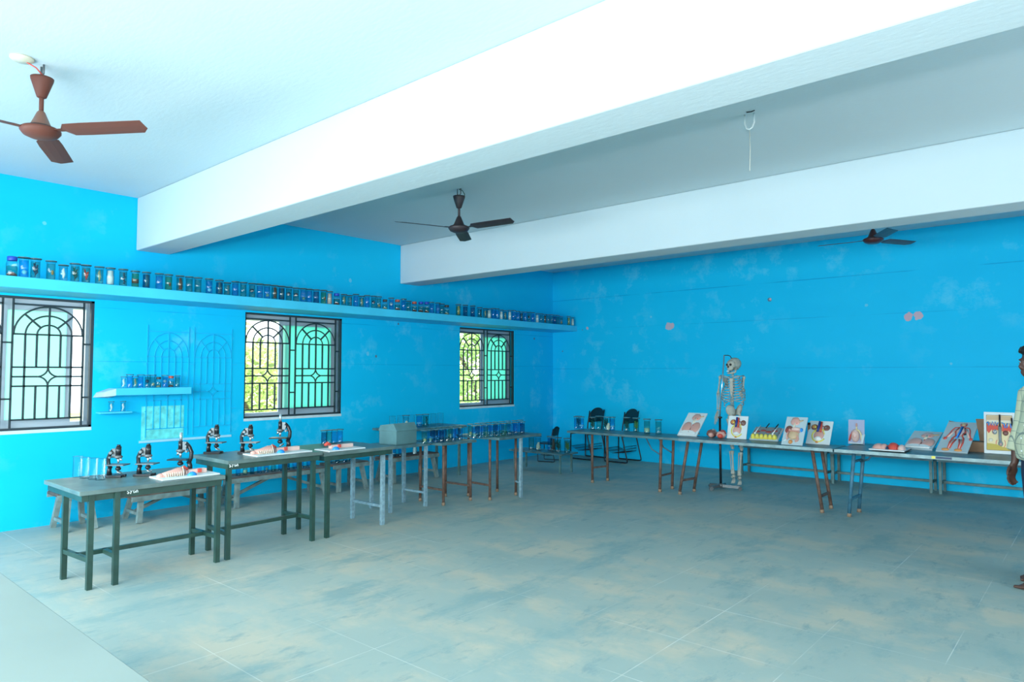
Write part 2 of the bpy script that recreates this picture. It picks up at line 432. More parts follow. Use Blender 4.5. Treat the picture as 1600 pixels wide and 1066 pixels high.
for i, (a, b) in enumerate(WIN):
    w = thing('window_%d' % (i + 1), None, None, (XL, (a + b) / 2, WZ0)); struct(w)
    w['label'] = ['window nearest the camera with closed frosted panes', 'middle window half open onto bushes', 'far window half open onto trees'][i]
    inv = Vector((-XL, -(a + b) / 2, -WZ0))
    f = MB(M_alu)
    xa, xb = XL - .17, XL - .09
    f.box(xa, xb, a, a + .05, WZ0 + .03, WZ1); f.box(xa, xb, b - .05, b, WZ0 + .03, WZ1)
    f.box(xa, xb, a + .05, b - .05, WZ1 - .085, WZ1); f.box(xa, xb, a + .05, b - .05, WZ0 + .03, WZ0 + .085)
    f.build('window_frame', w, inv)
    def sash(ya, yb, xo):
        s_ = MB(M_alu)
        s_.box(xo, xo + .025, ya, ya + .05, WZ0 + .085, WZ1 - .085); s_.box(xo, xo + .025, yb - .05, yb, WZ0 + .085, WZ1 - .085)
        s_.box(xo, xo + .025, ya + .05, yb - .05, WZ1 - .125, WZ1 - .085); s_.box(xo, xo + .025, ya + .05, yb - .05, WZ0 + .085, WZ0 + .125)
        so = s_.build('sliding_sash', w, inv)
        g = MB(M_frost); g.box(xo + .008, xo + .016, ya + .045, yb - .045, WZ0 + .12, WZ1 - .12); g.build('frosted_pane', so)
    if i == 0: sash(1.70, 2.30, xa + .045)
    elif i == 1: sash(4.60, 5.42, xa + .045); sash(4.68, 5.42, xa + .01)
    else: sash(8.30, 9.0, xa + .045); sash(8.36, 9.0, xa + .01)
    s_ = MB(M_sill); s_.box(XL - .24, XL + .004, a + .002, b - .002, WZ0 - .004, WZ0 + .028); s_.build('window_sill', w, inv)
    g = MB(M_iron)
    grille(g, XL - .03, a, b, WZ0 + .03, WZ1 - .005)
    g.box(XL - .05, XL - .01, b - .028, b, WZ0 + .03, WZ1); g.box(XL - .05, XL - .01, a, a + .012, WZ0 + .03, WZ1)
    g.box(XL - .05, XL - .01, a, b, WZ1 - .022, WZ1); g.box(XL - .05, XL - .01, a, b, WZ0 + .028, WZ0 + .05)
    g.build('iron_grille', w, inv)

# faint remains of a grille on the wall between the first two windows
fg = thing('faded_grille_outline', 'faint arched grille outline on blue wall behind the microscopes', 'wall marking', (XL, 3.44, .76))
M_ghost = mat('faint_blue_line', (0.0, .47, .79), .7)
g = MB(M_ghost); grille(g, .004, -.47, .55, .02, 1.24, .009); g.build('grille_lines', fg)
M_ghostp = mat('faint_green_patch', (.13, .70, .70), .7, vary=.25, scale=14)
g = MB(M_ghostp); g.box(.0, .003, -.50, -.055, .0, .36); g.build('green_patch', fg)
g = MB(mat('faint_white_line', (.35, .70, .85), .7)); g.box(.0, .008, -.52, .50, -.03, -.005); g.build('ledge_line', fg)

# ------------------------------------------------------------------ shelves
sh = MB(M_shelf); sh.box(XL, XL + .56, YF, YB, 2.235, 2.337)
so = tag(sh.build('wall_shelf'), 'long pale blue slab shelf above the three windows', 'shelf'); bevel(so, .006)
ss = thing('small_wall_shelf', 'short pale blue shelf holding ten jars beside the left window', 'shelf', (XL, 2.97, 1.25))
m = MB(M_shelf); m.box(0, .22, -.36, .40, .0, .075); bevel(m.build('slab', ss), .004)
m = MB(M_plaster); m.hexa([(0, -.50, -.02), (.20, -.46, -.01), (.22, -.36, 0), (0, -.36, -.03), (0, -.47, .03), (.16, -.44, .035), (.22, -.36, .07), (0, -.36, .07)]); m.build('broken_end', ss)
m = MB(M_shelf); m.box(XL, XL + .13, 2.50, 2.80, 1.065, 1.082)
tag(m.build('small_ledge'), 'tiny pale blue ledge under the short wall shelf', 'shelf')

# ------------------------------------------------------------------ jars
ORD = ('first second third fourth fifth sixth seventh eighth ninth tenth eleventh twelfth thirteenth fourteenth fifteenth sixteenth seventeenth eighteenth nineteenth twentieth').split()
def ordinal(n):
    if n <= 20: return ORD[n - 1]
    t = {2: 'twent', 3: 'thirt', 4: 'fort', 5: 'fift', 6: 'sixt', 7: 'sevent', 8: 'eight'}[n // 10]
    return t + 'ieth' if n % 10 == 0 else t + 'y-' + ORD[n % 10 - 1]
CACHE = {}
def cached(key, fn):
    if key not in CACHE: CACHE[key] = fn()
    return CACHE[key]
def body_mesh(t):
    m = MB(M_clear if t == 'beaker' else M_glass)
    if t == 'cap': m.lathe([(.040, 0), (.043, .008), (.043, .105), (.036, .128), (.032, .132), (.032, .15)], n=20)
    elif t == 'beaker': m.lathe([(.034, 0), (.036, .005), (.036, .160), (.042, .168)], n=20)
    else: m.lathe([(.038, 0), (.036, .005), (.036, .152), (.044, .158), (.044, .162)], n=20)
    return m.mesh('jar_body')
def lid_mesh(t, cm):
    m = MB(cm)
    if t == 'cap': m.lathe([(.0, .130), (.036, .130), (.038, .134), (.038, .160), (.034, .165), (0, .165)], n=20)
    else: m.lathe([(0, .162), (.047, .162), (.047, .169), (0, .169)], n=20)
    return m.mesh('jar_lid')
def liq_mesh(t, lm):
    m = MB(lm); r = .040 if t == 'cap' else .0335; h = .085 if t == 'cap' else .140
    m.lathe([(0, .006), (r, .006), (r, h), (0, h)], n=18); return m.mesh('fluid')
def spec_mesh(shape, cm):
    m = MB(cm)
    if shape == 'blob': m.ell((.006, 0, .045), (.020, .018, .020), 12, 8, bump=.15)
    elif shape == 'mid': m.ell((-.002, .0, .085), (.024, .02, .022), 12, 8, bump=.2)
    elif shape == 'side': m.ell((.016, 0, .065), (.011, .012, .022), 10, 7, bump=.1)
    elif shape == 'long': m.tube([(.0, 0, .03), (.004, .004, .07), (-.003, 0, .11), (.004, 0, .135)], [.006, .014, .013, .004], 9)
    elif shape == 'stripe':
        for k in range(7): m.ell((.012 + .004 * math.sin(k * 2), 0, .03 + .016 * k), (.012, .012, .0065), 8, 5)
    elif shape == 'frond':
        for k in range(6): m.tube([(0, 0, .03 + .012 * k), ((-1) ** k * .016, .004, .055 + .014 * k), ((-1) ** k * .022, 0, .07 + .012 * k)], [.003, .008, .002], 7)
        m.tube([(0, 0, .012), (0, 0, .14)], .0025, 6)
    elif shape == 'branch':
        m.tube([(-.016, 0, .13), (-.006, 0, .09), (.004, 0, .03)], [.005, .009, .005], 8)
        m.tube([(.02, 0, .105), (.012, 0, .07), (.004, 0, .035)], [.007, .009, .004], 8); m.tube([(-.004, 0, .085), (.012, .01, .10)], [.005, .003], 7)
    elif shape == 'fill': m.lathe([(0, .008), (.030, .008), (.031, .088), (.026, .092), (.025, .140), (0, .142)], n=18)
    elif shape == 'ring': m.lathe([(0, .045), (.031, .045), (.031, .058), (0, .06)], n=18)
    elif shape == 'band': m.lathe([(0, .022), (.032, .022), (.032, .062), (0, .064)], n=18)
    elif shape == 'half': m.lathe([(0, .045), (.033, .045), (.033, .085), (0, .087)], n=18)
    elif shape == 'sediment': m.ell((0, 0, .008), (.037, .037, .028), 16, 6, bump=.05, half=True)
    elif shape == 'lump': m.ell((.003, 0, .04), (.026, .024, .036), 12, 8, bump=.14); m.ell((.008, 0, .075), (.016, .015, .02), 10, 6)
    elif shape == 'tall': m.tube([(.006, 0, .02), (.008, 0, .08), (.004, 0, .145)], [.017, .020, .012], 10)
    return m.mesh('specimen')
# code: (words, type, lid, fluid, specimen shape, specimen material)
K = {
 'bcap': ('squat bottle with blue screw cap and brown sediment', 'cap', CAPB, 'grey', 'sediment', BRN),
 'rcap': ('squat bottle with red screw cap and brown sediment', 'cap', CAPR, 'grey', 'sediment', BRN),
 'dcap': ('squat bottle with dark screw cap', 'cap', CAPD, 'teal', 'sediment', TANC),
 'bluewhite': ('blue fluid jar with white lump', 'cyl', LID, 'blue', 'blob', WHT),
 'navy': ('jar with dark blue frond inside', 'cyl', LID, 'teal', 'frond', NAVY),
 'orange': ('clear teal jar with orange specimen', 'cyl', LID, 'teal', 'side', ORG),
 'whiteclear': ('short clear jar with pale cylinder inside', 'cyl', LID, 'clear', 'long', WHT),
 'green': ('jar with dark green frond inside', 'cyl', LID, 'teal', 'frond', DGRN),
 'redbr': ('murky jar with branching red specimen', 'cyl', LID, 'grey', 'branch', REDC),
 'tan': ('jar with long tan specimen', 'cyl', LID, 'teal', 'long', TANC),
 'white': ('jar filled with white matter', 'cyl', LID, 'clear', 'fill', WHT),
 'stripe': ('jar with dark striped specimen', 'cyl', LID, 'teal', 'stripe', BLK),
 'brownband': ('jar with brown band over green fluid', 'cyl', LID, 'green', 'half', BRN),
 'dark': ('jar with tall dark specimen', 'cyl', LID, 'deep', 'tall', GRYT),
 'blue': ('plain blue fluid jar', 'cyl', LID, 'blue', None, None),
 'teal': ('plain teal fluid jar', 'cyl', LID, 'teal', None, None),
 'greenb': ('green fluid jar with small brown specimen', 'cyl', LID, 'green', 'side', BRN),
 'darkmid': ('teal jar with round dark specimen halfway up', 'cyl', LID, 'teal', 'mid', NAVY),
 'tanball': ('jar with tan ball low down', 'cyl', LID, 'teal', 'blob', TANC),
 'bluetan': ('blue fluid jar with tan lump', 'cyl', LID, 'blue', 'blob', TANC),
 'brown': ('jar with long dark brown specimen', 'cyl', LID, 'teal', 'tall', BRN),
 'whiteband': ('jar with white block crossed by orange', 'cyl', LID, 'clear', 'fill', PALEPINK),
 'pinktop': ('jar with pale pink specimen', 'cyl', LID, 'blue', 'mid', PALEPINK),
 'greentan': ('green fluid jar with long tan specimen', 'cyl', LID, 'green', 'tall', TANC),
 'greyband': ('short jar with grey rings', 'cyl', LID, 'teal', 'stripe', GRYT),
 'deep': ('dark blue fluid jar', 'cyl', LID, 'deep', None, None),
 'ring': ('jar with white ring inside', 'cyl', LID, 'blue', 'ring', WHT),
 'wband': ('jar with broad white band', 'cyl', LID, 'teal', 'band', CREAM),
 'lump': ('jar with cream coloured lump', 'cyl', LID, 'clear', 'lump', CREAM),
 'leaf': ('jar with yellow green leaf', 'cyl', LID, 'teal', 'frond', LGRN),
 'plant': ('jar with dark green plant', 'cyl', LID, 'teal', 'frond', DGRN),
 'empty': ('empty clear glass cylinder', 'beaker', None, None, None, None),
}
def jar(code, pos, where, group, sc=1.0, wide=1.0, rz=None):
    words_, t, lidm, lq, shp, sm = K[code]
    j = thing('glass_bottle' if t == 'cap' else 'glass_cylinder' if t == 'beaker' else 'specimen_jar', words_ + ', ' + where, 'bottle' if t == 'cap' else 'jar', pos, YAW if rz is None else rz, group)
    j.scale = (sc * wide, sc * wide, sc)
    link('jar_body', cached(('b', t), lambda: body_mesh(t)), j)
    if lidm: link('cap' if t == 'cap' else 'jar_lid', cached(('l', t, lidm.name), lambda: lid_mesh(t, lidm)), j)
    if lq: link('fluid', cached(('q', t, lq), lambda: liq_mesh(t, LIQ[lq])), j)
    if shp: link('specimen', cached(('s', shp, sm.name), lambda: spec_mesh(shp, sm)), j)
    return j
LONG = '''18 bcap 1.06,36.5 bluewhite 1.06,54.7 navy 1.06,79 orange 1.02,98.5 whiteclear .87,116.7 green 1.02,134 redbr 1.0,154.7 tan .98,172 white .98,192 stripe .98,
211 brownband .95,228.3 dark .95,248.4 blue .95,263 greenb .95,280.8 brown .95,295.3 teal .95,309 teal .95,326.4 bluewhite .95,342.5 dark .93,354.7 greyband .82,367.3 blue .95,380 teal .95,
393.6 darkmid .95,405.8 blue .97,417 bluetan .97,428.8 brown .97,439.8 dark .97,451 darkmid .97,462.3 darkmid .95,473.6 bluetan .97,483 blue .97,493.8 deep .98,505.5 greenb 1.0,514.8 whiteband .95,
526 bcap .88,537.3 tan .85,546.3 greyband .82,556 blue .95,565 tan .85,573.4 blue .95,583.6 darkmid .95,591.6 tanball .95,601.4 dcap .78,611.3 pinktop .95,621 rcap .88,630.5 blue .97,638.4 teal .85,
647.3 rcap .85,657.7 bcap .90,666.6 bcap .95,674.5 blue .95,684 blue .95,690.5 teal .90,698 dcap .85,716 greentan 1.0,727 deep 1.0,738.5 deep 1.0,749.6 stripe .92,758.4 tan .88,764.3 white .90,
771 blue .98,776.8 bluewhite .98,783.3 white .90,789.5 tan .88,796.5 white .95,802.8 blue .98,809 ring .95,814.8 dark .92,820.7 bluewhite .95,826.6 darkmid .97,832.5 blue .97,839.4 white .92,845.7 teal .94,
851.4 brown .92,856.6 teal .92,861.7 teal .95,866.7 deep .95,871.6 teal .95,876.8 tanball .88,888.6 greentan .95,894.8 white .85'''
for i, t in enumerate(LONG.replace('\n', '').split(',')):
    u, code, h = t.split()
    u = float(u); h = float(h)
    xo = XL + (.50 if u < 885 else .535)
    p = onx(u, 433 + .085 * u, xo)
    wide = .95
    if u > 500: wide = .92
    jar(code, (xo, min(p.y, YB - .06), 2.337), ordinal(i + 1) + ' from left on long shelf', 'jars on the long shelf', h * 1.02, (wide / max(h, .9) if h < .95 else wide) * (.86 if u > 765 else 1))
for i, (u, code, h) in enumerate([(192.8, 'whiteclear', .70), (202.4, 'blue', .84), (210.8, 'tan', .73), (219.3, 'blue', .82), (230, 'darkmid', .80), (238.4, 'tanball', .80), (247.4, 'dcap', .68), (257.5, 'pinktop', .78), (267, 'rcap', .75), (276.7, 'teal', .76)]):
    p = onx(u, 609, XL + .17)
    jar(code, (XL + .17, p.y, 1.325), ordinal(i + 1) + ' from left on short shelf', 'jars on the short wall shelf', h, .92)
for u, w_ in ((173.5, 'left'), (192, 'right')):
    p = onx(u, 644, XL + .07)
    jar('whiteclear', (XL + .07, p.y, 1.082), w_ + ' one of two on the tiny ledge', 'jars on the tiny ledge', .62, 1.0)

# ------------------------------------------------------------------ tables and benches
def table(name, label, x0, x1, y0, y1, z, legs, rails=(), top=M_greentop, edge=None, legm=M_green, w=.035, th=.03, group=None, cat='table', apron=None, rz=0):
    """legs: (foot x, foot y, top x, top y, material); rails: (p, q, width)"""
    cx, cy = (x0 + x1) / 2, (y0 + y1) / 2
    t = thing(name, label, cat, (cx, cy, 0), rz, group)
    o = Vector((cx, cy, 0))
    m = MB(top); m.box(x0 - cx, x1 - cx, y0 - cy, y1 - cy, z - th, z)
    bevel(m.build('tabletop', t), .003)
    if edge:
        m = MB(edge); m.box(x0 - cx - .003, x1 - cx + .003, y0 - cy - .004, y0 - cy, z - th, z + .002); m.build('edge_strip', t)
    if apron:
        m = MB(apron); e = .02
        m.box(x1 - cx - e - .02, x1 - cx - e, y0 - cy + e, y1 - cy - e, z - th - .045, z - th); m.box(x0 - cx + e, x0 - cx + e + .02, y0 - cy + e, y1 - cy - e, z - th - .045, z - th)
        m.box(x0 - cx + e + .02, x1 - cx - e - .02, y0 - cy + e, y0 - cy + e + .02, z - th - .045, z - th); m.box(x0 - cx + e + .02, x1 - cx - e - .02, y1 - cy - e - .02, y1 - cy - e, z - th - .045, z - th)
        m.build('apron', t)
    for l in legs:
        fx, fy = l[0], l[1]; tx, ty = (l[2], l[3]) if len(l) > 3 else (fx, fy)
        lm = l[4] if len(l) > 4 else legm
        m = MB(lm)
        if lm in (M_green, M_benchmetal, M_benchwood, M_white_leg): 
            m.bar((fx - cx, fy - cy, 0), (tx - cx, ty - cy, z - th), w)
        else:
            m.cyl((fx - cx, fy - cy, .03), (tx - cx, ty - cy, z - th), w / 2, n=10)
            m.m(M_foot).cyl((fx - cx, fy - cy, 0), (fx - cx + (tx - fx) * .05, fy - cy + (ty - fy) * .05, .035), w * .6, n=10)
        m.build('leg', t)
    for r_ in rails:
        m = MB(r_[3] if len(r_) > 3 else legm); m.bar(Vector(r_[0]) - o, Vector(r_[1]) - o, r_[2]); m.build('stretcher', t)
    return t
M_foot = mat('rubber_foot', (.30, .20, .13), .8)

# two dark green laboratory tables end to end
A = table('laboratory_table', 'dark green metal table nearest the camera, under the left three microscopes', -6.06, -5.27, 1.60, 2.615, .675,
    [(-5.71, 1.645), (-5.30, 1.68), (-5.29, 1.84), (-5.69, 2.55), (-5.31, 2.575)],
    [((-5.71, 1.645, .20), (-5.30, 1.68, .20), .03), ((-5.69, 2.55, .20), (-5.31, 2.575, .20), .03), ((-5.29, 1.84, .20), (-5.52, 1.84, .20), .03), ((-5.51, 1.66, .20), (-5.50, 2.56, .20), .03)],
    apron=M_green, group=None)
B = table('laboratory_table', 'taller dark green metal table under the right three microscopes, second from the left', -5.90, -5.27, 2.635, 3.50, .785,
    [(-5.72, 2.70), (-5.32, 2.665), (-5.76, 3.42), (-5.345, 3.45)],
    [((-5.72, 2.70, .20), (-5.32, 2.665, .20), .03), ((-5.76, 3.42, .20), (-5.345, 3.45, .20), .03), ((-5.53, 2.68, .20), (-5.55, 3.435, .20), .03)], apron=M_green)
B2 = table('laboratory_table', 'green topped table right of the two dark ones, with grey right legs', -6.05, -5.29, 3.525, 4.33, .765,
    [(-5.84, 3.62), (-5.345, 3.60), (-5.86, 4.25, -5.86, 4.25, M_white_leg), (-5.39, 4.26, -5.39, 4.26, M_white_leg)],
    [((-5.86, 4.25, .18), (-5.39, 4.26, .18), .025, M_white_leg)], apron=M_green)
def strokes(parent, origin, ux, s, paths, mt, r=.0028):
    m = MB(mt); o = Vector(origin)
    for p in paths: m.tube([o + Vector((0, ux * x * s, y * s)) for x, y in p], r, 6)
    m.build('painted_lettering', parent)
SYG = [[(.16, .22), (.05, .25), (.0, .18), (.08, .12), (.15, .06), (.08, -.01), (.0, .02)], [(.22, .24), (.30, .12)], [(.40, .25), (.30, .12), (.25, -.05)],
       [(.60, .22), (.52, .25), (.46, .14), (.50, .01), (.60, .03), (.61, .12), (.55, .12)], [(.68, .0), (.69, .17), (.74, .20), (.79, .15), (.80, .0)], [(.69, .12), (.74, .22)]]
M_chalk = mat('white_paint', (.85, .88, .86), .7)
strokes(A, (-5.27 + 5.665 - .019, 1.905 - 2.1075, .622), 1, .090, SYG, M_chalk)
strokes(B, (-5.27 + 5.585 - .019, 2.655 - 3.0675, .733), 1, .090, SYG, M_chalk)

# thin-legged tables further along the window wall
P1 = table('folding_table', 'pale blue legged table carrying the grey box, right of the green tables', -6.20, -5.74, 4.62, 5.20, .70,
    [(-6.14, 4.70, -6.14, 4.70, M_white_leg), (-5.79, 4.68, -5.79, 4.68, M_white_leg), (-6.13, 5.15, -6.13, 5.15, M_white_leg), (-5.77, 5.16, -5.77, 5.16, M_white_leg)],
    [((-6.13, 5.15, .15), (-5.77, 5.16, .15), .022, M_white_leg)], top=M_steeltop, w=.032)
P2 = table('folding_table', 'short brown legged table with jars, left of the crowded one under far window', -6.12, -5.60, 5.24, 5.80, .70,
    [(-6.05, 5.33, -6.05, 5.33, M_rust), (-5.65, 5.32, -5.65, 5.32, M_rust), (-6.05, 5.73, -6.05, 5.73, M_rust), (-5.64, 5.74, -5.64, 5.74, M_rust)],
    [((-6.05, 5.33, .17), (-5.65, 5.32, .17), .022, M_rust), ((-6.05, 5.73, .17), (-5.64, 5.74, .17), .022, M_rust)], top=M_steeltop, w=.032)
P3 = table('folding_table', 'brown legged table crowded with tall blue jars under the far window', -6.0, -5.30, 5.86, 6.64, .735,
    [(-5.86, 5.93, -5.86, 5.93, M_rust), (-5.48, 5.90, -5.48, 5.90, M_rust), (-5.80, 6.38, -5.80, 6.38, M_rust), (-5.46, 6.34, -5.46, 6.34, M_rust), (-5.33, 6.28, -5.33, 6.28, M_white_leg)],
    [((-5.86, 5.93, .17), (-5.48, 5.90, .17), .022, M_rust), ((-5.46, 6.34, .17), (-5.33, 6.28, .17), .022, M_white_leg)], top=M_steeltop, w=.032)
PB = table('side_table', 'grey table against the window wall behind the jar tables', -7.70, -7.10, 5.90, 7.15, .72,
    [(-7.64, 6.0), (-7.16, 6.0), (-7.64, 7.05), (-7.16, 7.05)], [], top=M_steeltop, legm=M_benchmetal, w=.03)

# the long row in front of the back wall
E_ = table('folding_table', 'brown legged folding table with jars, left end of the back row', -5.62, -3.94, 7.60, 8.10, .69,
    [(-4.26, 7.70, -4.235, 7.70, M_rust), (-4.25, 8.00, -4.225, 8.00, M_rust), (-5.30, 7.74, -5.30, 7.74, M_rust), (-5.24, 8.02, -5.24, 8.02, M_rust)],
    [((-4.26, 7.70, .20), (-4.25, 8.00, .20), .022, M_rust), ((-5.30, 7.74, .20), (-5.24, 8.02, .20), .022, M_rust)], top=M_steeltop, w=.036)
for y in (7.70, 8.0):
    m = MB(M_bluepaint); m.tube([(-4.25 + 4.78, y - 7.85, .46), (-4.37 + 4.78, y - 7.85, .52), (-4.45 + 4.78, y - 7.85, .655)], .010, 8); m.build('brace', E_)
F_ = table('folding_table', 'slant legged folding table with anatomy boards, in front of the skeleton', -3.93, -2.185, 7.58, 8.06, .69,
    [(-3.99, 7.70, -3.87, 7.70, M_rust), (-3.95, 8.00, -3.83, 8.00, M_rust), (-2.33, 7.68, -2.42, 7.68, M_rust), (-2.33, 7.99, -2.42, 7.99, M_rust)],
    [((-3.965, 7.70, .17), (-3.925, 8.00, .17), .025, M_rust), ((-2.35, 7.68, .17), (-2.35, 7.99, .17), .025, M_rust)], top=M_steeltop, edge=M_steeledge, w=.036)
G_ = table('display_table', 'long metal edged table at the right end of the back row, beside the person', -2.165, -.20, 7.58, 8.44, .69,
    [(-2.06, 7.66, -2.0, 7.66, M_bluepaint), (-2.05, 7.99, -1.99, 7.99, M_bluepaint), (-.27, 7.66, -.30, 7.66, M_bluepaint), (-.27, 7.99, -.30, 7.99, M_bluepaint)],
    [((-2.045, 7.66, .18), (-2.035, 7.99, .18), .025, M_bluepaint), ((-2.02, 7.66, .56), (-2.01, 7.99, .56), .02, M_bluepaint)], top=M_steeltop, edge=M_steeledge, w=.036)
m = MB(M_bluepaint); m.tube([(-2.02 + 1.1825, -.05, .54), (-1.93 + 1.1825, -.09, .57), (-1.86 + 1.1825, -.14, .655)], .010, 8); m.build('brace', G_)
m = MB(YEL); m.box(-1.295 + 1.1825, -1.265 + 1.1825, -.4355, -.4335, .665, .69); m.m(NAVY).box(-1.26 + 1.1825, -1.13 + 1.1825, -.4355, -.4335, .667, .688); m.build('edge_sticker', G_)
# low benches along the back wall
def low_bench(x0, x1, label):
    t = thing('low_bench', label, 'bench', ((x0 + x1) / 2, 9.98, 0)); L = (x1 - x0) / 2
    m = MB(M_steeltop); m.box(-L, L, -.20, .15, .395, .425); m.build('bench_top', t)
    for sx in (-1, 1):
        for y in (-.16, .11):
            m = MB(M_benchmetal); m.bar((sx * (L - .03), y, 0), (sx * (L - .03), y, .395), .032); m.build('leg', t)
        m = MB(M_benchmetal); m.bar((sx * (L - .03), -.16, .13), (sx * (L - .03), .11, .13), .025); m.build('stretcher', t)
    m = MB(M_benchmetal); m.bar((-L + .03, -.02, .13), (L - .03, -.02, .13), .03); m.build('long_stretcher', t)
low_bench(-4.12, -2.89, 'grey green metal bench by back wall, right of the skeleton')
low_bench(-2.86, -1.66, 'grey green metal bench by back wall, middle of three in the row')
low_bench(-1.62, .10, 'grey green metal bench by back wall, right end behind the person')

# wooden benches under the windows
def wood_bench(y0, y1, x, z, label, braces=True, name='wooden_bench'):
    L = (y1 - y0) / 2
    t = thing(name, label, 'bench', (x, (y0 + y1) / 2, 0))
    m = MB(M_wood); m.box(-.15, .15, -L, L, z - .03, z); bevel(m.build('seat_plank', t), .004)
    m = MB(M_benchwood); m.box(.145, .165, -L, L, z - .06, z - .012); m.box(-.165, -.145, -L, L, z - .06, z - .012); m.build('side_rail', t)
    for sy in (-1, 1):
        for sx in (-1, 1):
            m = MB(M_benchwood); m.bar((sx * .18, sy * (L - .06), 0), (sx * .12, sy * (L - .10), z - .03), .045); m.build('leg', t)
        m = MB(M_benchwood); m.bar((-.17, sy * (L - .07), .09), (.17, sy * (L - .07), .09), .03); m.build('stretcher', t)
    if braces:
        for sy in (-1, 1):
            m = MB(M_benchwood); m.bar((0, sy * (L - .08), .09), (0, 0, z - .035), .03); m.build('diagonal_brace', t)
    return t
wood_bench(2.05, 2.42, -7.5, .36, 'small square wooden stool bench under left end of the nearest green table', False, 'short_bench')
wood_bench(2.66, 3.56, -7.42, .27, 'brown topped wooden bench with blue jars behind the nearest green table')
wood_bench(3.66, 4.92, -7.42, .33, 'brown topped wooden bench with blue jars behind the second green table')
wood_bench(4.98, 5.52, -7.42, .345, 'short wooden bench with blue jars left of the wall table', False)
dk = wood_bench(5.85, 6.75, -7.42, .345, 'dark wooden bench standing under the grey wall table', False)
CB = table('low_table', 'low table with jars in the far corner of the room', -7.05, -6.02, 8.02, 8.42, .30, [(-6.98, 8.08), (-6.98, 8.36), (-6.10, 8.08), (-6.10, 8.36)], [], top=M_steeltop, legm=M_benchmetal, w=.025, th=.025)

# jars on benches and tables
def row(us, z, x, where, group, ref, h=1.0, wide=1.0, v=None):
    n = len(us)
    for i, (u, code) in enumerate(us):
        p = onx(u, ref, x) if x is not None else onz(u, ref, z)
        jar(code, (p.x, p.y, z), (ordinal(i + 1) + ' from left ' if n > 1 else '') + where, group, h, wide)
row([(213, 'tanball'), (225.7, 'wband'), (236, 'blue'), (247, 'blue'), (258, 'bluewhite'), (269, 'blue'), (280, 'deep'), (291, 'blue'), (302, 'blue'), (313, 'teal'), (324, 'blue')], .27, -7.40, 'on bench behind nearest green table', 'jars on the nearest wooden bench', 770, .85, .80)
row([(372, 'blue'), (383, 'wband'), (394, 'deep'), (405, 'blue'), (416, 'bluetan'), (427, 'teal'), (438, 'blue'), (449, 'deep'), (460, 'blue'), (471, 'blue'), (482, 'blue')], .33, -7.40, 'on bench behind second green table', 'jars on the second wooden bench', 740, .85, .80)
row([(515, 'blue'), (527, 'deep'), (539, 'blue'), (549, 'blue')], .345, -7.40, 'on the short wooden bench', 'jars on the short wooden bench', 730, .85, .9)
row([(615, 'ring'), (626, 'blue'), (648, 'white')], .345, -7.36, 'on dark bench under wall table', 'jars on the dark bench', 710, .8, 1.1)
row([(613, 'empty'), (625.5, 'empty'), (634, 'lump'), (643, 'empty'), (655, 'ring'), (665, 'stripe'), (677, 'empty'), (688, 'empty')], .72, -7.35, 'on the grey wall table', 'jars on the grey wall table', 667, 1.05, 1.1)
row([(600, 'empty')], .70, -6.08, 'beside the grey box', 'glass cylinders beside the grey box', 690, .95, .9)
# crowded jars on the two brown legged tables: a front and a back row
for x, us in ((-5.72, [(663, 'tanball'), (672, 'bluetan'), (681, 'blue'), (690, 'deep'), (699, 'teal'), (709, 'blue'), (719, 'blue'), (729, 'empty')]), (-5.92, [(676, 'deep'), (685, 'blue'), (694, 'blue'), (704, 'wband'), (714, 'blue')])):
    row(us, .70, x, 'in %s row of short brown table' % ('front' if x > -5.8 else 'back'), 'jars on the short brown legged table', 690, .88, .95)
for x, us in ((-5.45, [(741, 'bluetan'), (750, 'blue'), (759, 'teal'), (768, 'blue'), (777, 'blue'), (787, 'teal'), (796, 'blue'), (806, 'blue'), (816, 'deep')]), (-5.66, [(735, 'tanball'), (746, 'deep'), (755, 'blue'), (764, 'blue'), (774, 'deep'), (784, 'blue'), (794, 'teal'), (804, 'blue'), (813, 'blue')])):
    row(us, .735, x, 'in %s row of crowded table' % ('front' if x > -5.5 else 'back'), 'jars on the crowded jar table', 682, .88, .95)
row([(506.5, 'deep'), (514, 'teal'), (522, 'blue'), (531, 'blue')], .765, -5.98, 'on the green topped table', 'jars on the green topped table', 692, .82, 1.0)
for i, (u, v) in enumerate([(121, 745.5), (132, 747.5), (145, 749), (157, 750)]):
    p = onz(u, v, .675); jar('empty', p, ordinal(i + 1) + ' from left, left end of nearest green table', 'empty cylinders on the nearest green table', .95, .95)
for i, (u, v, c, h) in enumerate([(901, 671.5, 'blue', 1.05), (908.5, 672, 'ring', 1.05), (917, 669, 'plant', 1.05), (926, 673, 'plant', 1.05), (939.5, 672, 'teal', 1.12), (950, 674, 'lump', 1.12), (963.3, 673, 'ring', 1.1), (973.5, 670, 'plant', 1.1), (981.4, 675, 'plant', 1.12), (995.7, 676, 'leaf', 1.12), (1011, 679, 'wband', 1.15), (1029, 679.5, 'teal', 1.12)]):
    p = onz(u, v - 1, .69); jar(c, (p.x, min(8.04, max(p.y, 7.65)), .69), ordinal(i + 1) + ' from left on table before black chairs', 'jars on the left folding table of the back row', h, .95)
for i, (u, v, c) in enumerate([(830.5, 699, 'teal'), (840.5, 700, 'lump'), (854.5, 698, 'ring'), (861.5, 696, 'brown'), (872, 701, 'plant'), (886.4, 701, 'leaf')]):
    p = ony(u, v, 8.2); jar(c, (p.x, 8.2 + (.09 if c in ('ring', 'brown') else 0) - (.05 if c == 'brown' else 0), .30), ordinal(i + 1) + ' from left on the low corner table', 'jars on the low corner table', 1.3, .95)
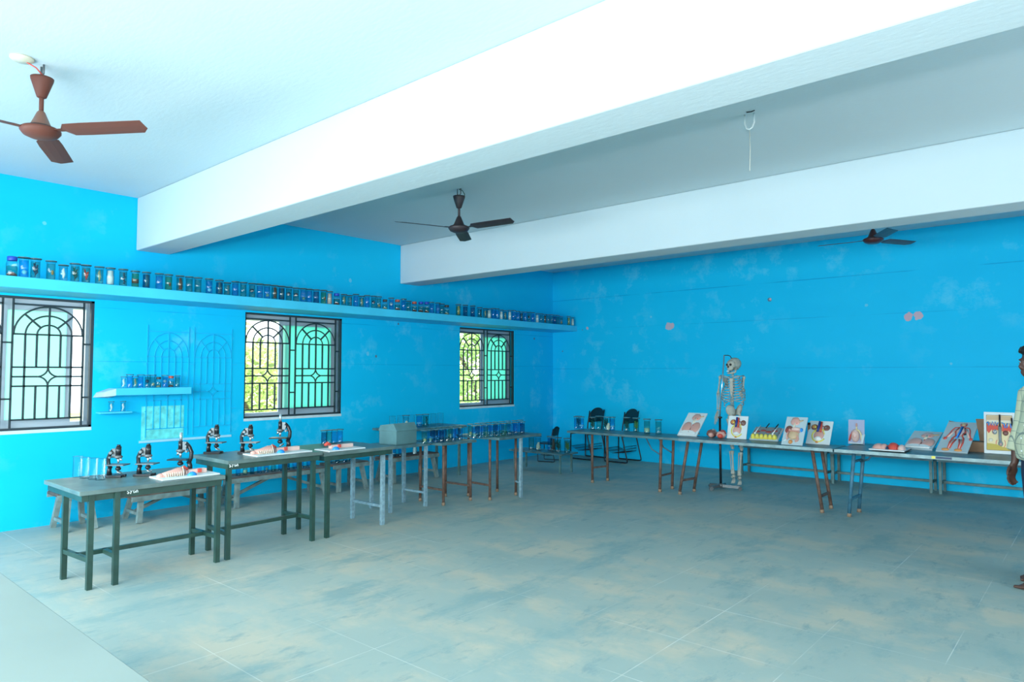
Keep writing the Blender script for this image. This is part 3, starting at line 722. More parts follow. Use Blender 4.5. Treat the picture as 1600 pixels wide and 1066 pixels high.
# the grey box
p = onz(622, 707, .70)
bx = thing('storage_box', 'plain grey green box on the pale legged table', 'box', (-5.97, 4.93, .70), .1)
M_greybox = mat('grey_green_box', (.10, .22, .23), .7, vary=.15, scale=6)
m = MB(M_greybox); m.box(-.13, .13, -.16, .16, 0, .15); bevel(m.build('box_body', bx), .004)
m = MB(M_greybox); m.prism([(-.14, 0), (.14, 0), (.09, .08), (-.11, .055)], -.165, .165, Matrix.Translation((0, 0, .15)) @ Matrix.Rotation(R(90), 4, 'X')); m.build('box_lid', bx)

# foreground desk
D = table('desk', 'pale laminate desk top cut off at lower left corner', -3.9, -.95, -.25, .715, .72, [(-3.82, -.17), (-3.82, .63), (-1.03, -.17), (-1.03, .63)], [], top=M_laminate, legm=M_benchmetal, w=.04, th=.03, cat='desk')

# ------------------------------------------------------------------ chairs with a book rack
def chair(loc, label, rz=0):
    """sled base steel chair; local +X is its back"""
    t = thing('rack_chair', label, 'chair', loc, rz, 'black steel chairs')
    for y in (-.22, .22):
        m = MB(M_black)
        m.tube([(-.20, y, .44), (-.205, y, .03), (-.195, y, .012), (-.17, y, .011), (.20, y, .011), (.235, y, .02), (.235, y, .05), (.14, y, .44), (.16, y, .62), (.20, y, .84)], .011, 8)
        m.build('side_frame', t)
    m = MB(M_black); m.tube([(.14, -.22, .43), (.14, .22, .43)], .010, 8); m.tube([(-.20, -.22, .43), (-.20, .22, .43)], .010, 8); m.build('cross_tube', t)
    m = MB(M_blackplastic); m.loft([[(x, y * k, z) for x, y in ((-.22, -.2), (-.22, .2), (.17, .2), (.17, -.2))] for k, z in ((1, .44), (1.04, .455), (1, .47))], False); bevel(m.build('seat', t), .008)
    m = MB(M_blackplastic)
    n = 14
    ring = [(.21 * math.cos(math.pi * k / n), .15 * math.sin(math.pi * k / n)) for k in range(n + 1)] + [(-.20, -.10), (.20, -.10)]
    M4 = Matrix.Translation((.185, 0, .74)) @ Matrix.Rotation(R(12), 4, 'Y') @ Matrix(((0, 0, 1, 0), (1, 0, 0, 0), (0, 1, 0, 0), (0, 0, 0, 1)))
    m.prism(ring, -.012, .012, M4); bevel(m.build('backrest', t), .006)
    m = MB(M_black)
    for y in [-.2 + .05 * k for k in range(9)]: m.tube([(-.19, y, .22), (-.05, y, .15), (.15, y, .17), (.155, y, .26)], .003, 5)
    for x, z in ((-.19, .22), (-.12, .183), (-.05, .15), (.05, .16), (.15, .17), (.155, .215), (.155, .26)): m.tube([(x, -.21, z), (x, .21, z)], .004, 5)
    m.build('book_rack', t)
    return t
chair((-6.20, 9.93, 0), 'black steel chair with book rack behind jars, right one of two by back wall')
chair((-6.86, 9.88, 0), 'black steel chair behind jars, left one of two by back wall')
chair((-7.15, 9.15, 0), 'small black steel chair behind the low corner table', .3).scale = (.68, .68, .66)

# ------------------------------------------------------------------ microscopes
M_msil = mat('worn_steel', (.16, .18, .185), .4, .5)
def micro(loc, label, kind, rz=YAW):
    t = thing('microscope', label, 'microscope', loc, rz, 'laboratory microscopes')
    s = 1 if kind == 'a' else -1
    t.scale = (.9, .9, .88) if kind == 'a' else (1, 1, 1)
    m = MB(M_black); m.prism([(-.105 * s, -.05), (-.06 * s, -.055), (.05 * s, -.045), (.05 * s, -.02), (-.03 * s, -.015), (-.03 * s, .015), (.05 * s, .02), (.05 * s, .045), (-.06 * s, .055), (-.105 * s, .05)][::s], 0, .022)
    bevel(m.build('foot', t), .004)
    m = MB(M_black)
    m.tube([(-.075 * s, 0, .015), (-.078 * s, 0, .06), (-.07 * s, 0, .09)], [.022, .018, .016], 10); m.build('pillar', t)
    m = MB(M_black)
    m.tube([(-.065 * s, 0, .075), (-.085 * s, 0, .12), (-.088 * s, 0, .165), (-.072 * s, 0, .205), (-.045 * s, 0, .232)], [.017, .016, .016, .016, .018], 10); arm_ = m.build('arm', t)
    m = MB(M_msil); m.bar((-.035 * s, 0, .185), (-.035 * s, 0, .25), .024, .03)
    for y in (-1, 1): m.cyl((-.05 * s, y * .015, .215), (-.05 * s, y * .038, .215), .013); m.cyl((-.06 * s, y * .015, .175), (-.06 * s, y * .034, .175), .009)
    m.build('focus_knobs', arm_)
    if kind == 'a':
        m = MB(M_black); m.cyl((0, 0, .19), (0, 0, .268), .022, n=16); m.m(M_msil).cyl((0, 0, .235), (0, 0, .239), .0226, n=16); m.build('body_tube', t)
        m = MB(M_black); m.cyl((0, 0, .268), (0, 0, .284), .015, n=14); m.build('eyepiece', t)
    else:
        m = MB(M_black); m.cyl((0, 0, .19), (0, 0, .255), .018, n=16); m.build('body_tube', t)
        m = MB(M_chrome); m.cyl((0, 0, .255), (0, 0, .325), .011, n=14); m.build('eyepiece', t)
    m = MB(M_msil); m.lathe([(.012, .158), (.032, .172), (.034, .180), (.022, .192)], n=18); nose_ = m.build('nosepiece', t)
    m = MB(M_chrome); m.cyl((0, 0, .124), (0, 0, .165), .008, .011); m.cyl((-.028 * s * -1, .0, .145), (-.012 * s * -1, 0, .168), .007, .010); m.build('objective', nose_)
    m = MB(M_msil if kind == 'a' else M_black); m.box(-.085, .075, -.055, .055, .104, .114); bevel(m.build('stage', t), .002)
    m = MB(M_black); m.ell((.0, 0, .075), (.024, .022, .018)); m.cyl((0, 0, .08), (0, 0, .104), .014); m.build('condenser', t)
    m = MB(M_chrome); m.ell((.012, 0, .045), (.026, .026, .008), M=Matrix.Rotation(R(30 * s), 3, 'Y')); m.build('mirror', t)
    return t
def at(u, v, z): p = onz(u, v, z); return (p.x, p.y, z)
micro((-5.80, 2.02, .675), 'black microscope on the nearest green table, left one of three', 'a')
micro((-5.70, 2.20, .675), 'black microscope on the nearest green table, between two others', 'a')
micro((-5.67, 2.435, .675), 'microscope with bare steel eyepiece tube, behind board on the nearest green table', 'b')
micro(at(338, 709, .785), 'black microscope at left end of the taller green table', 'a')
micro(at(391, 709, .785), 'black microscope at the middle of the taller green table', 'a')
micro((-5.66, 3.31, .785), 'microscope with bare steel eyepiece tube, on the taller green table', 'b')

# ------------------------------------------------------------------ dissection boards lying on the green tables
def rib_board(loc, label, L=.44, cut=0, rz=0):
    """lies along +Y; a long ribbed model with a blue dome and a pale bar"""
    t = thing('anatomy_model_board', label, 'model', loc, rz, 'ribbed models on the green tables')
    m = MB(M_white); m.box(-.12, .12, 0, L, 0, .012); bevel(m.build('base_board', t), .002)
    if not cut:
        m = MB(PINK); m.tube([(-.0, .03, .02), (-.0, .09, .028), (-.0, .17, .040), (.0, .22, .035)], [.018, .026, .036, .02], 10)
        m.ell((.0, .035, .022), (.022, .03, .02), bump=.1); m.build('body', t)
        m = MB(CREAM)
        for k in range(9):
            y = .06 + .016 * k; h = .026 + .0022 * k
            m.tube([(.045, y, .013), (.033, y + .004, h), (.0, y + .012, h * 1.75), (-.03, y + .016, h), (-.042, y + .018, .013)], .0045, 6)
        m.build('ribs', t)
    m = MB(REDC); m.tube([(-.03, .19 - cut, .05), (-.03, .22 - cut, .062), (-.02, .25 - cut, .05)], [.012, .02, .01], 8); m.build('red_lobe', t)
    m = MB(BLUL); m.ell((.075, .24 - cut, .012), (.028, .035, .028), half=True); m.build('blue_dome', t)
    m = MB(PALEPINK); m.box(-.06, -.01, .25 - cut, L - .045, .012, .045); bevel(m.build('pale_bar', t), .004)
    m = MB(REDC); m.box(-.012, .008, .32 - cut, .345 - cut, .02, .048); m.build('red_cube', t)
    return t
rib_board((-5.45, 2.16, .676), 'ribbed pink model on white board lying on the nearest green table')
rib_board((-5.43, 2.90, .786), 'ribbed pink model on white board lying on the taller green table', .52)
rib_board((-5.44, 3.60, .766), 'white board with blue dome and red cube on the green topped table', .40, .14)

# ------------------------------------------------------------------ anatomy boards leaning on the back row
def board(label, BL, BR, TL, z, bmat, els, th=.012, name='anatomy_board', group=None, lean=None, maxh=9, stay=None):
    a = onz(*BL, z); b = onz(*BR, z)
    b.y = a.y + max(-.02, min(.02, b.y - a.y))
    if a.y < 7.62: a.y = b.y = 7.66
    if lean is None:
        best = None
        for k in range(700):
            y = a.y + .001 * k; q = ony(*TL, y)
            if best is None or abs(q.x - a.x) < best[0]: best = (abs(q.x - a.x), y)
        y = best[1]
    else: y = a.y + lean
    t = ony(*TL, y); t.x = a.x
    U = (b - a); w = U.length; U.normalize()
    V = t - a; V -= U * V.dot(U); h = min(V.length, maxh); V.normalize()
    Nn = U.cross(V)
    o = thing(name, label, 'model', (0, 0, 0), 0, group)
    Mx = Matrix((U, V, Nn)).transposed().to_4x4(); Mx.translation = a + Nn * 0.0 + Vector((0, 0, .001)) 
    if Nn.z > .02: Mx.translation += Vector((0, 0, 0))
    o.location = Mx.translation + Nn * th * 0; o.rotation_euler = Mx.to_euler()
    m = MB(bmat); m.box(0, w, 0, h, 0, th); bevel(m.build('base_board', o), .0015)
    groups = {}
    for e in els:
        key = e[1]
        m = groups.setdefault(key, MB()); m.m(e[2])
        if e[0] == 'e':
            cu, cv, ru, rv, d = e[3:8]
            m.ell((cu * w, cv * h, th), (ru * w, rv * h, d), 14, 5, half=True, bump=e[8] if len(e) > 8 else 0)
        elif e[0] == 't':
            m.tube([(x * w, y * h, th + (e[5] if len(e) > 5 else .002)) for x, y in e[3]], e[4] * w, 7)
        elif e[0] == 'p':
            m.prism([(x * w, y * h) for x, y in e[3]], th - .001, th + e[4])
    for k, m in groups.items(): m.build(k, o)
    if stay and V.z > .5:                                   # a little prop behind, so that the board can stand
        back = Mx.inverted() @ Vector((a.x + w / 2, y + .02, z))
        m = MB(bmat); m.bar((w / 2, h * .62, 0), back, .012); m.build('prop', o)
    return o
def arc(cu, cv, ru, rv, a0, a1, n=14): return [(cu + ru * math.cos(R(a0 + (a1 - a0) * k / n)), cv + rv * math.sin(R(a0 + (a1 - a0) * k / n))) for k in range(n + 1)]
HEAD = lambda x, y, k: [('e', 'head_section', PINK, x - .02, y, .13 * k, .085 * k, .014, .1), ('t', 'head_section', TANC, [(x + .06, y - .02), (x + .20 * k, y + .05)], .035), ('t', 'head_section', REDD, [(x - .13 * k, y - .04), (x - .06 * k, y + .07), (x + .06 * k, y + .09)], .012),
                        ('e', 'head_section', REDC, x + .07, y - .07, .045, .03, .012), ('t', 'trachea', CREAM, [(x - .02, y - .05), (x - .04, y - .24)], .05)]
LUNG = [('e', 'left_lung', PINK, .29, .36, .23, .22, .018, .06), ('e', 'right_lung', PINK, .73, .36, .23, .22, .018, .06), ('t', 'lung_outline', PALEPINK, arc(.30, .34, .20, .22, 30, 200), .012), ('t', 'lung_outline', PALEPINK, arc(.72, .34, .20, .22, -20, 150), .012),
        ('p', 'diaphragm', WHT, [(.06, .05), (.88, .05), (.90, .11), (.70, .19), (.50, .20), (.25, .20), (.06, .12)], .012), ('e', 'bronchus', REDC, .58, .43, .04, .03, .02), ('t', 'bronchus', BRN, [(.52, .25), (.55, .34)], .03), ('e', 'diaphragm_mark', REDD, .52, .14, .03, .02, .016)]
board('leftmost board with pink lungs on the back row, leaning far back', (1058.5, 681), (1088.6, 683), (1076.4, 646), .69, M_white, LUNG + HEAD(.57, .80, 1.7), stay=1)
def kidney(): return [('e', 'left_kidney', BRN, .25, .72, .15, .125, .012), ('e', 'left_kidney', ORG, .24, .73, .115, .095, .018), ('e', 'left_kidney', YEL, .30, .70, .05, .05, .021), ('e', 'right_kidney', BRN, .77, .70, .14, .125, .016), ('e', 'right_kidney', GRYT, .74, .69, .05, .05, .019),
    ('t', 'urinary_outline', YEL, arc(.49, .36, .28, .27, 60, 330, 22), .03), ('t', 'left_ureter', YEL, [(.34, .68), (.36, .56), (.30, .44)], .02), ('t', 'right_ureter', YEL, [(.66, .66), (.66, .54), (.72, .42)], .02), ('e', 'bladder', PINK, .49, .37, .22, .20, .02), ('e', 'bladder_opening', WHT, .48, .22, .15, .085, .026),
    ('t', 'vein', BLUEC, [(.45, .92), (.45, .70), (.42, .49)], .05, .02), ('t', 'artery', REDC, [(.54, .90), (.55, .70), (.56, .47)], .042, .02), ('t', 'renal_vessels', REDD, [(.36, .73), (.46, .76), (.56, .76), (.66, .72)], .018, .014), ('e', 'urethra', ORG, .46, .075, .065, .04, .012)]
board('kidney and bladder board in front of the skeleton', (1135.8, 685.5), (1170.3, 686.5), (1141, 650.4), .69, M_white, kidney(), group=None, stay=1)
skin_flat = [('p', 'skin_block', GRYT, [(.04, .08), (.93, .08), (.95, .85), (.08, .85)], .03)] + [('e', 'fat_lobes', YEL, .12 + .15 * k, .13, .085, .13, .05) for k in range(6)] + \
    [('e', 'dermis', REDD, .2 + .2 * k, .45 + .1 * (k % 2), .16, .12, .042) for k in range(4)] + [('t', 'follicle', WHT, [(.17 + .62 * k, .30), (.22 + .62 * k, .9)], .018, .04) for k in range(2)] + \
    [('e', 'follicle', WHT, .16 + .62 * k, .28, .05, .08, .05) for k in range(2)] + [('t', 'hair', BLK, [(.48, .65), (.52, 1.0)], .02, .055), ('t', 'right_hair', BLK, [(.80, .6), (.84, .98)], .02, .055)]
board('skin block model with yellow fat lobes lying low on the table', (1171, 687.7), (1216, 690.3), (1183, 669.7), .69, M_grey, skin_flat, th=.018, stay=None)
dig = HEAD(.48, .83, 1.7) + [('t', 'gullet', PALEPINK, [(.46, .68), (.48, .56)], .035), ('e', 'liver', BRN, .24, .56, .17, .11, .022), ('e', 'liver', REDD, .16, .50, .10, .09, .026), ('e', 'stomach', PALEPINK, .56, .55, .24, .075, .026), ('e', 'spleen', BLUL, .83, .53, .065, .065, .03),
    ('e', 'small_intestine', TANC, .50, .34, .26, .16, .03, .05)] + [('e', 'large_intestine', PINK, .30 + .53 * math.cos(R(-35 + 14 * k)) * .85, .34 + .22 * math.sin(R(-75 + 14 * k)), .055, .028, .03) for k in range(10)] + \
    [('e', 'large_intestine', PINK, .28 + .075 * k, .47 - .004 * k, .045, .022, .036) for k in range(7)] + [('t', 'large_intestine', PINK, [(.24, .44), (.20, .30), (.26, .17)], .04, .012), ('e', 'rectum', ORG, .42, .10, .10, .075, .022), ('t', 'appendix', WHT, [(.20, .18), (.10, .11)], .03)]
board('tallest tilted board with whole digestive tract and blue spleen', (1215.5, 696.4), (1253, 697.7), (1230.4, 652.2), .69, M_grey, dig, stay=1)
board('kidney and bladder board right of the digestive tract board', (1259, 694), (1297, 696), (1269, 658.8), .69, M_white, kidney(), stay=1)
p = onz(1252, 694, .69)
mb = MB(M_card); mb.m(M_card).box(0, .03, 0, .25, 0, .012); mb.m(BLUL).box(0, .03, .10, .14, .012, .016); mb.m(BLK).box(0, .03, .22, .25, .012, .016)
nb = tag(mb.build('narrow_board', None), 'narrow brown strip standing behind the right kidney board', 'board'); nb.location = (-2.57, 7.985, .69); nb.rotation_euler = (R(62), 0, R(12))
torso = [('e', 'rib_cage', PALEPINK, .44, .34, .26, .27, .05, .04), ('t', 'red_side', REDC, [(.08, .12), (.14, .32), (.30, .52)], .05, .012), ('t', 'yellow_side', YELP, [(.82, .14), (.80, .40), (.66, .56), (.50, .58)], .055, .012), ('t', 'windpipe', YELP, [(.52, .60), (.50, .80)], .05), ('e', 'larynx', PINK, .51, .78, .06, .09, .02),
         ('t', 'face_folds', PINK, arc(.42, .36, .12, .12, 20, 330), .015, .045), ('t', 'face_folds', PINK, arc(.46, .30, .07, .07, 90, 400), .012, .05), ('p', 'sloping_base', M_grey, [(.10, -.0), (.92, -.0), (1.05, .40), (.86, .36), (.80, .05), (.14, .05)], .03)]
board('upright mauve grey board with pale rib cage model', (1325.5, 694), (1352, 695), (1325.5, 656), .69, mat('mauve_board', (.33, .37, .52), .6), torso, lean=.06, stay=1)
heart = [('e', 'organ_halves', PINK, .24, .45, .18, .32, .05, .08), ('e', 'organ_halves', ORG, .40, .40, .10, .25, .05), ('e', 'red_organ', REDC, .62, .50, .17, .32, .065, .08), ('e', 'pale_organ', PALEPINK, .86, .45, .10, .28, .05), ('e', 'dark_spot', BLK, .60, .2, .03, .08, .03), ('e', 'dark_spot', BLUEC, .48, .2, .04, .1, .03)]
o = thing('anatomy_board', 'white board lying flat with a red and pink organ model', 'model', (-1.86, 7.66, .70))
m = MB(M_white); m.box(0, .32, 0, .30, .0, .012); m.m(BLK).box(.32, .326, .0, .30, -.0, .008); bevel(m.build('base_board', o), .001)
for nm, mt, els in (('organ_halves', PINK, [(.07, .11, .06, .08, .05), (.12, .10, .04, .06, .05)]), ('red_organ', REDC, [(.20, .12, .055, .08, .065)]), ('pale_organ', PALEPINK, [(.275, .11, .035, .07, .05)]), ('dark_organ', NAVY, [(.155, .06, .015, .03, .03)])):
    m = MB(mt)
    for cx, cy, rx, ry, hz in els: m.ell((cx, cy, .012), (rx, ry, hz), 14, 6, half=True, bump=.07)
    m.build(nm, o)
board('low slanting lung board beside the red circulation figure', (1411, 701.7), (1456.7, 705), (1424, 675), .69, M_grey, LUNG[:6] + LUNG[5:] + HEAD(.60, .76, 1.7), th=.015, stay=None)
circ = [('e', 'head', TANC, .55, .90, .075, .055, .014), ('t', 'red_outline', REDC, arc(.55, .90, .10, .07, 160, 400), .018)]
for s_ in (-1, 1):
    f = lambda x: .54 + s_ * x
    circ += [('t', 'arm_vessels', REDC, [(f(.06), .80), (f(.22), .79), (f(.29), .70), (f(.33), .56), (f(.39), .45)], .022), ('t', 'arm_vessels', PALEPINK, [(f(.15), .74), (f(.24), .62), (f(.33), .47)], .03), ('e', 'hand', REDC, f(.41), .42, .06, .04, .014),
             ('t', 'body_side', REDC, [(f(.10), .78), (f(.16), .64), (f(.10), .52), (f(.17), .44), (f(.19), .36)], .025), ('p', 'chest_plate', PALEPINK, [(f(.05), .76), (f(.13), .66), (f(.08), .54), (f(.03), .50)][::s_], .010),
             ('t', 'leg_vessels', REDC, [(f(.18), .44), (f(.21), .30), (f(.19), .10)], .026), ('t', 'leg_vessels', REDC, [(f(.05), .40), (f(.11), .26), (f(.14), .10)], .026), ('t', 'leg_bone', PALEPINK, [(f(.12), .40), (f(.16), .24), (f(.165), .10)], .026), ('e', 'foot', ORG, f(.20) - .05, .055, .13, .035, .016)]
circ += [('t', 'great_vein', BLUL, [(.53, .80), (.52, .62), (.50, .42)], .03, .01), ('t', 'great_vein', BLUEC, [(.57, .80), (.56, .62), (.52, .44)], .022, .01), ('t', 'neck', REDC, [(.55, .84), (.55, .80)], .03)]
board('grey board with red human circulation figure', (1462, 706), (1511, 710), (1475.8, 660.3), .69, M_grey, circ, stay=1)
fr = [('p', 'skin_section', YELP, [(.09, .08), (.91, .08), (.91, .92), (.09, .92)], .006), ('p', 'horny_layer', TANC, [(.09, .80), (.91, .80), (.91, .90), (.09, .90)], .012), ('p', 'pale_layer', CREAM, [(.09, .74), (.91, .74), (.91, .80), (.09, .80)], .010),
      ('p', 'red_layer', REDC, [(.10, .54), (.16, .48), (.26, .58), (.30, .46), (.38, .58), (.46, .56), (.46, .70), (.38, .66), (.34, .72), (.30, .66), (.24, .72), (.18, .66), (.10, .72)], .012),
      ('p', 'red_layer', REDC, [(.58, .55), (.70, .50), (.80, .56), (.90, .46), (.90, .68), (.84, .72), (.80, .64), (.74, .72), (.66, .66), (.60, .72)], .012),
      ('t', 'blue_layer', BLUL, [(.10, .72), (.14, .76), (.16, .66), (.20, .74), (.25, .67), (.28, .76), (.33, .66), (.37, .76), (.42, .66), (.46, .74)], .022, .013), ('t', 'blue_layer', BLUL, [(.58, .74), (.66, .72), (.68, .62), (.74, .62), (.76, .73), (.86, .72), (.88, .62)], .022, .013),
      ('e', 'grey_gland', GRYT, .35, .52, .09, .07, .018), ('t', 'grey_gland', WHT, [(.30, .54), (.36, .50), (.42, .55)], .012, .018), ('e', 'brown_gland', BRN, .70, .50, .10, .07, .022), ('t', 'hair_root', GRYT, [(.52, .66), (.52, .40), (.53, .28)], .05, .01), ('e', 'hair_root', GRYT, .535, .24, .085, .07, .02), ('e', 'hair_root', PINK, .54, .225, .045, .04, .026),
      ('t', 'hair', BLK, [(.52, .93), (.52, .64)], .03, .016), ('t', 'right_hair', BLK, [(.90, .86), (.92, .68)], .03, .016), ('t', 'root_outline', REDC, arc(.54, .25, .15, .12, 140, 400), .02), ('t', 'nerve', REDC, [(.10, .66), (.18, .50), (.15, .38)], .012), ('t', 'nerve', BLUEC, [(.16, .68), (.14, .52), (.13, .40)], .010), ('t', 'nerve', BLUEC, [(.24, .52), (.30, .44), (.34, .34), (.30, .26), (.24, .28)], .012), ('t', 'nerve', PINK, [(.80, .44), (.76, .34), (.84, .22)], .02),
      ('e', 'sweat_gland', CREAM, .22, .32, .09, .05, .014), ('p', 'fat_layer', M_ochre, [(.09, .08), (.91, .08), (.91, .14), (.60, .16), (.40, .22), (.09, .24)], .012)]
for sgn in ((.09, .08, .91, .08), (.91, .08, .91, .92), (.91, .92, .09, .92), (.09, .92, .09, .08)): fr.append(('t', 'section_border', BRN, [(sgn[0], sgn[1]), (sgn[2], sgn[3])], .008, .008))
board('large white framed skin section board beside the person', (1538, 708.6), (1587, 711.5), (1538.6, 644.4), .69, M_white, fr, lean=.12, stay=1)

# cardboard boxes behind the boards
cb = thing('cardboard_box', 'open brown cardboard box with raised flaps between the two right boards', 'box', (-1.0, 8.34, .69), R(6))
m = MB(M_card); m.box(-.16, .16, -.09, .09, 0, .10); bevel(m.build('box_body', cb), .003)
m = MB(M_card); m.hexa([(.0, .07, .10), (.16, .07, .10), (.16, .082, .10), (.0, .082, .10), (-.03, .09, .32), (.16, .09, .325), (.16, .103, .325), (-.03, .103, .32)]); m.build('flap', cb)
m = MB(M_card); m.hexa([(-.16, .078, .10), (-.06, .078, .10), (-.06, .088, .10), (-.16, .088, .10), (-.27, .24, .285), (-.11, .24, .255), (-.11, .25, .255), (-.27, .25, .285)]); m.build('flap', cb)
m = MB(M_blackplastic); m.ell((-.13, -.02, .135), (.045, .05, .045), 8, 5, bump=.15)
bg = m.build('dark_bag'); bg.parent = None; bg.location = (-1.0, 8.34, .69); tag(bg, 'small crumpled dark bag on cardboard box beside circulation board', 'bag')

# two organ models on the slant legged table
def organ(u, v, label, mts, s=1):
    p_ = onz(u, v, .69)
    t = thing('organ_model', label, 'model', (p_.x, max(7.66, p_.y), .69), YAW, 'organ models by the skeleton')
    m = MB(mts[0]); m.ell((0, 0, .048 * s), (.062 * s, .05, .048 * s), 18, 10, bump=.09); m.build('main_lobe', t)
    m = MB(mts[1]); m.ell((-.02, -.035, .035), (.035, .025, .03), 12, 8, bump=.1); m.build('front_lobe', t)
    m = MB(mts[2]); m.tube([(-.01, -.01, .08), (.01, -.02, .10), (.035, -.01, .09), (.045, -.03, .06)], .012, 8); m.build('vessel', t)
organ(1112.5, 684, 'brownish rounded organ model, left of the pair beside the stand pole', (BRN, PINK, GRYT), 1.05)
organ(1127, 685.5, 'reddish heart shaped organ model, right of the pair', (PINK, REDC, REDD), .95)

# ------------------------------------------------------------------ skeleton and its stand
SK = (-3.63, 8.50, 0); KP = .00826
def sx(u): return (u - 1147) * KP
def sz(v): return 1.48 - (v - 583.0) * KP
st = thing('skeleton_stand', 'thin upright stand with hook and castors holding the skeleton', 'stand', SK, YAW)
bx_, bz_ = sx(1124.8), .0
m = MB(M_msil)
m.cyl((bx_, 0, .02), (bx_, 0, .075), .028); m.build('hub', st)
for dx, dy in ((-.15, -.10), (.21, -.10), (-.09, .14), (.10, .16)):
    m = MB(M_msil); m.bar((bx_, 0, .045), (bx_ + dx, dy, .04), .028, .035); ba_ = m.build('base_arm', st)
    m = MB(M_msil); m.cyl((bx_ + dx, dy - .015, .024), (bx_ + dx, dy + .015, .024), .024, n=12); m.build('castor', ba_)
m = MB(M_black); m.cyl((bx_, 0, .07), (bx_, 0, sz(652)), .015, n=10); m.cyl((bx_, 0, sz(653)), (bx_, 0, sz(650.5)), .028); m.build('lower_pole', st)
m = MB(M_chrome); m.cyl((bx_, 0, sz(651)), (sx(1133), .0, sz(555)), .008, n=8); m.build('upper_pole', st)
m = MB(M_black); m.tube([(sx(1133), 0, sz(555.5)), (sx(1139), 0, sz(555.5)), (sx(1142.5), .0, sz(557)), (sx(1144.5), .0, sz(561)), (sx(1145.5), .0, sz(559.5))], .006, 6); m.build('hook', st)

sk = thing('skeleton', 'human skeleton model hanging from a stand by the back wall', 'skeleton', SK, YAW)
def bone(m, p0, p1, r, e=1.9, n=9):
    p0, p1 = Vector(p0), Vector(p1)
    ts = [0, .04, .10, .2, .5, .8, .9, .96, 1]; rs = [e * .7, e, e * .85, 1.15, .9, 1.1, e * .8, e, e * .7]
    m.tube([p0.lerp(p1, t) for t in ts], [r * k for k in rs], n)
hd = Matrix.Translation((0.0, 0, 1.575)) @ Matrix.Rotation(R(-62), 4, 'Z')
m = MB(M_bone)
def E3(c, r): m.ell(hd @ Vector(c), r, 16, 10, M=hd.to_3x3())
E3((0, .025, .025), (.072, .092, .078)); E3((0, -.04, .02), (.062, .045, .055)); E3((0, -.055, -.03), (.045, .035, .04))
for s_ in (-1, 1): E3((s_ * .05, -.045, -.012), (.018, .03, .012))
E3((0, -.075, -.052), (.028, .02, .015)); E3((0, .03, -.03), (.05, .05, .03))
sko = remesh(m.build('skull', sk), .006, 3)
m = MB(M_bone)
for s_ in (-1, 1): m.tube([hd @ Vector(q) for q in ((s_ * .052, -.0, -.03), (s_ * .048, -.02, -.085), (s_ * .028, -.065, -.098), (0, -.08, -.098))], [.011, .013, .012, .012], 8)
m.build('jaw', sk)
m = MB(M_dark)
for s_ in (-1, 1): m.ell(hd @ Vector((s_ * .028, -.078, .012)), (.017, .014, .016), 10, 7)
m.ell(hd @ Vector((0, -.088, -.018)), (.010, .01, .015), 8, 6); m.build('eye_sockets', sko)
m = MB(WHT); m.box(-.02, .02, -.003, .003, -.006, .006); tt = m.build('teeth', sko); tt.matrix_local = hd @ Matrix.Translation((0, -.094, -.072))
m = MB(M_bone)
for k in range(24):
    t = k / 23; z = 1.515 - t * .555
    y = .045 - .03 * math.sin(t * math.pi * 2) ; x = -.002 + .004 * math.sin(t * 3)
    r_ = .016 + .012 * t
    m.cyl((x, y, z - .0085), (x, y, z + .0085), r_, n=10); m.bar((x, y, z), (x + .012, y + .035, z - .01), .007)
m.build('spine', sk)
ry = Matrix.Rotation(R(-32), 4, 'Z')
def RB(x, y, z): return ry @ Vector((x, y, z))
m = MB(M_bone)
for k in range(11):
    z0 = 1.445 - .033 * k; w_ = .075 + .065 * min(1, k / 5) - (.02 if k > 8 else 0); dp = .09 + .05 * min(1, k / 4)
    for s_ in (-1, 1):
        if k < 8: pts = [(0.01 * s_, .04, z0), (s_ * w_ * .8, .06, z0 - .005), (s_ * w_, -.02, z0 - .035), (s_ * w_ * .72, -dp + .01, z0 - .065), (s_ * .018, -dp - .015, z0 - .055 - .004 * k)]
        else: pts = [(0.01 * s_, .04, z0), (s_ * w_ * .8, .06, z0 - .008), (s_ * w_, -.01, z0 - .04), (s_ * w_ * .8, -.07, z0 - .065)]
        ps = [RB(*q) for q in pts]; out = []
        for i in range(len(ps) - 1):
            for q in (0, .33, .66): 
                a_, b_, c_, d_ = ps[max(i - 1, 0)], ps[i], ps[i + 1], ps[min(i + 2, len(ps) - 1)]
                out.append(.5 * ((2 * b_) + (c_ - a_) * q + (2 * a_ - 5 * b_ + 4 * c_ - d_) * q * q + (3 * b_ - a_ - 3 * c_ + d_) * q ** 3))
        out.append(ps[-1]); m.tube(out, .0055, 6)
m.build('ribs', sk)
m = MB(M_bone); m.loft([[RB(x * k, y, z) for x, y in ((-.02, -.118), (.02, -.118), (.02, -.106), (-.02, -.106))] for k, z in ((1.2, 1.41), (.9, 1.37), (1.1, 1.27), (.3, 1.19))], False); m.build('sternum', sk)
SHL = Vector((sx(1128.5), .06, sz(588))); SHR = Vector((sx(1161.5), -.05, sz(588.5)))
for s_, sh_ in ((-1, SHL), (1, SHR)):
    m = MB(M_bone); m.tube([RB(s_ * .02, -.11, 1.42), RB(s_ * .08, -.09, 1.435), sh_ + Vector((0, 0, .012))], .007, 7); m.build('collarbone', sk)
    m = MB(M_bone); q = RB(s_ * .09, .085, 1.36); m.add([sh_ + Vector((0, .02, 0)), q + Vector((0, .01, .05)), q + Vector((-.01 * s_, .012, -.09)), sh_ + Vector((0, .03, .008)), q + Vector((0, .018, .05)), q + Vector((-.01 * s_, .02, -.09))], [(0, 1, 2), (3, 5, 4), (0, 3, 4, 1), (1, 4, 5, 2), (2, 5, 3, 0)]); m.build('shoulder_blade', sk)
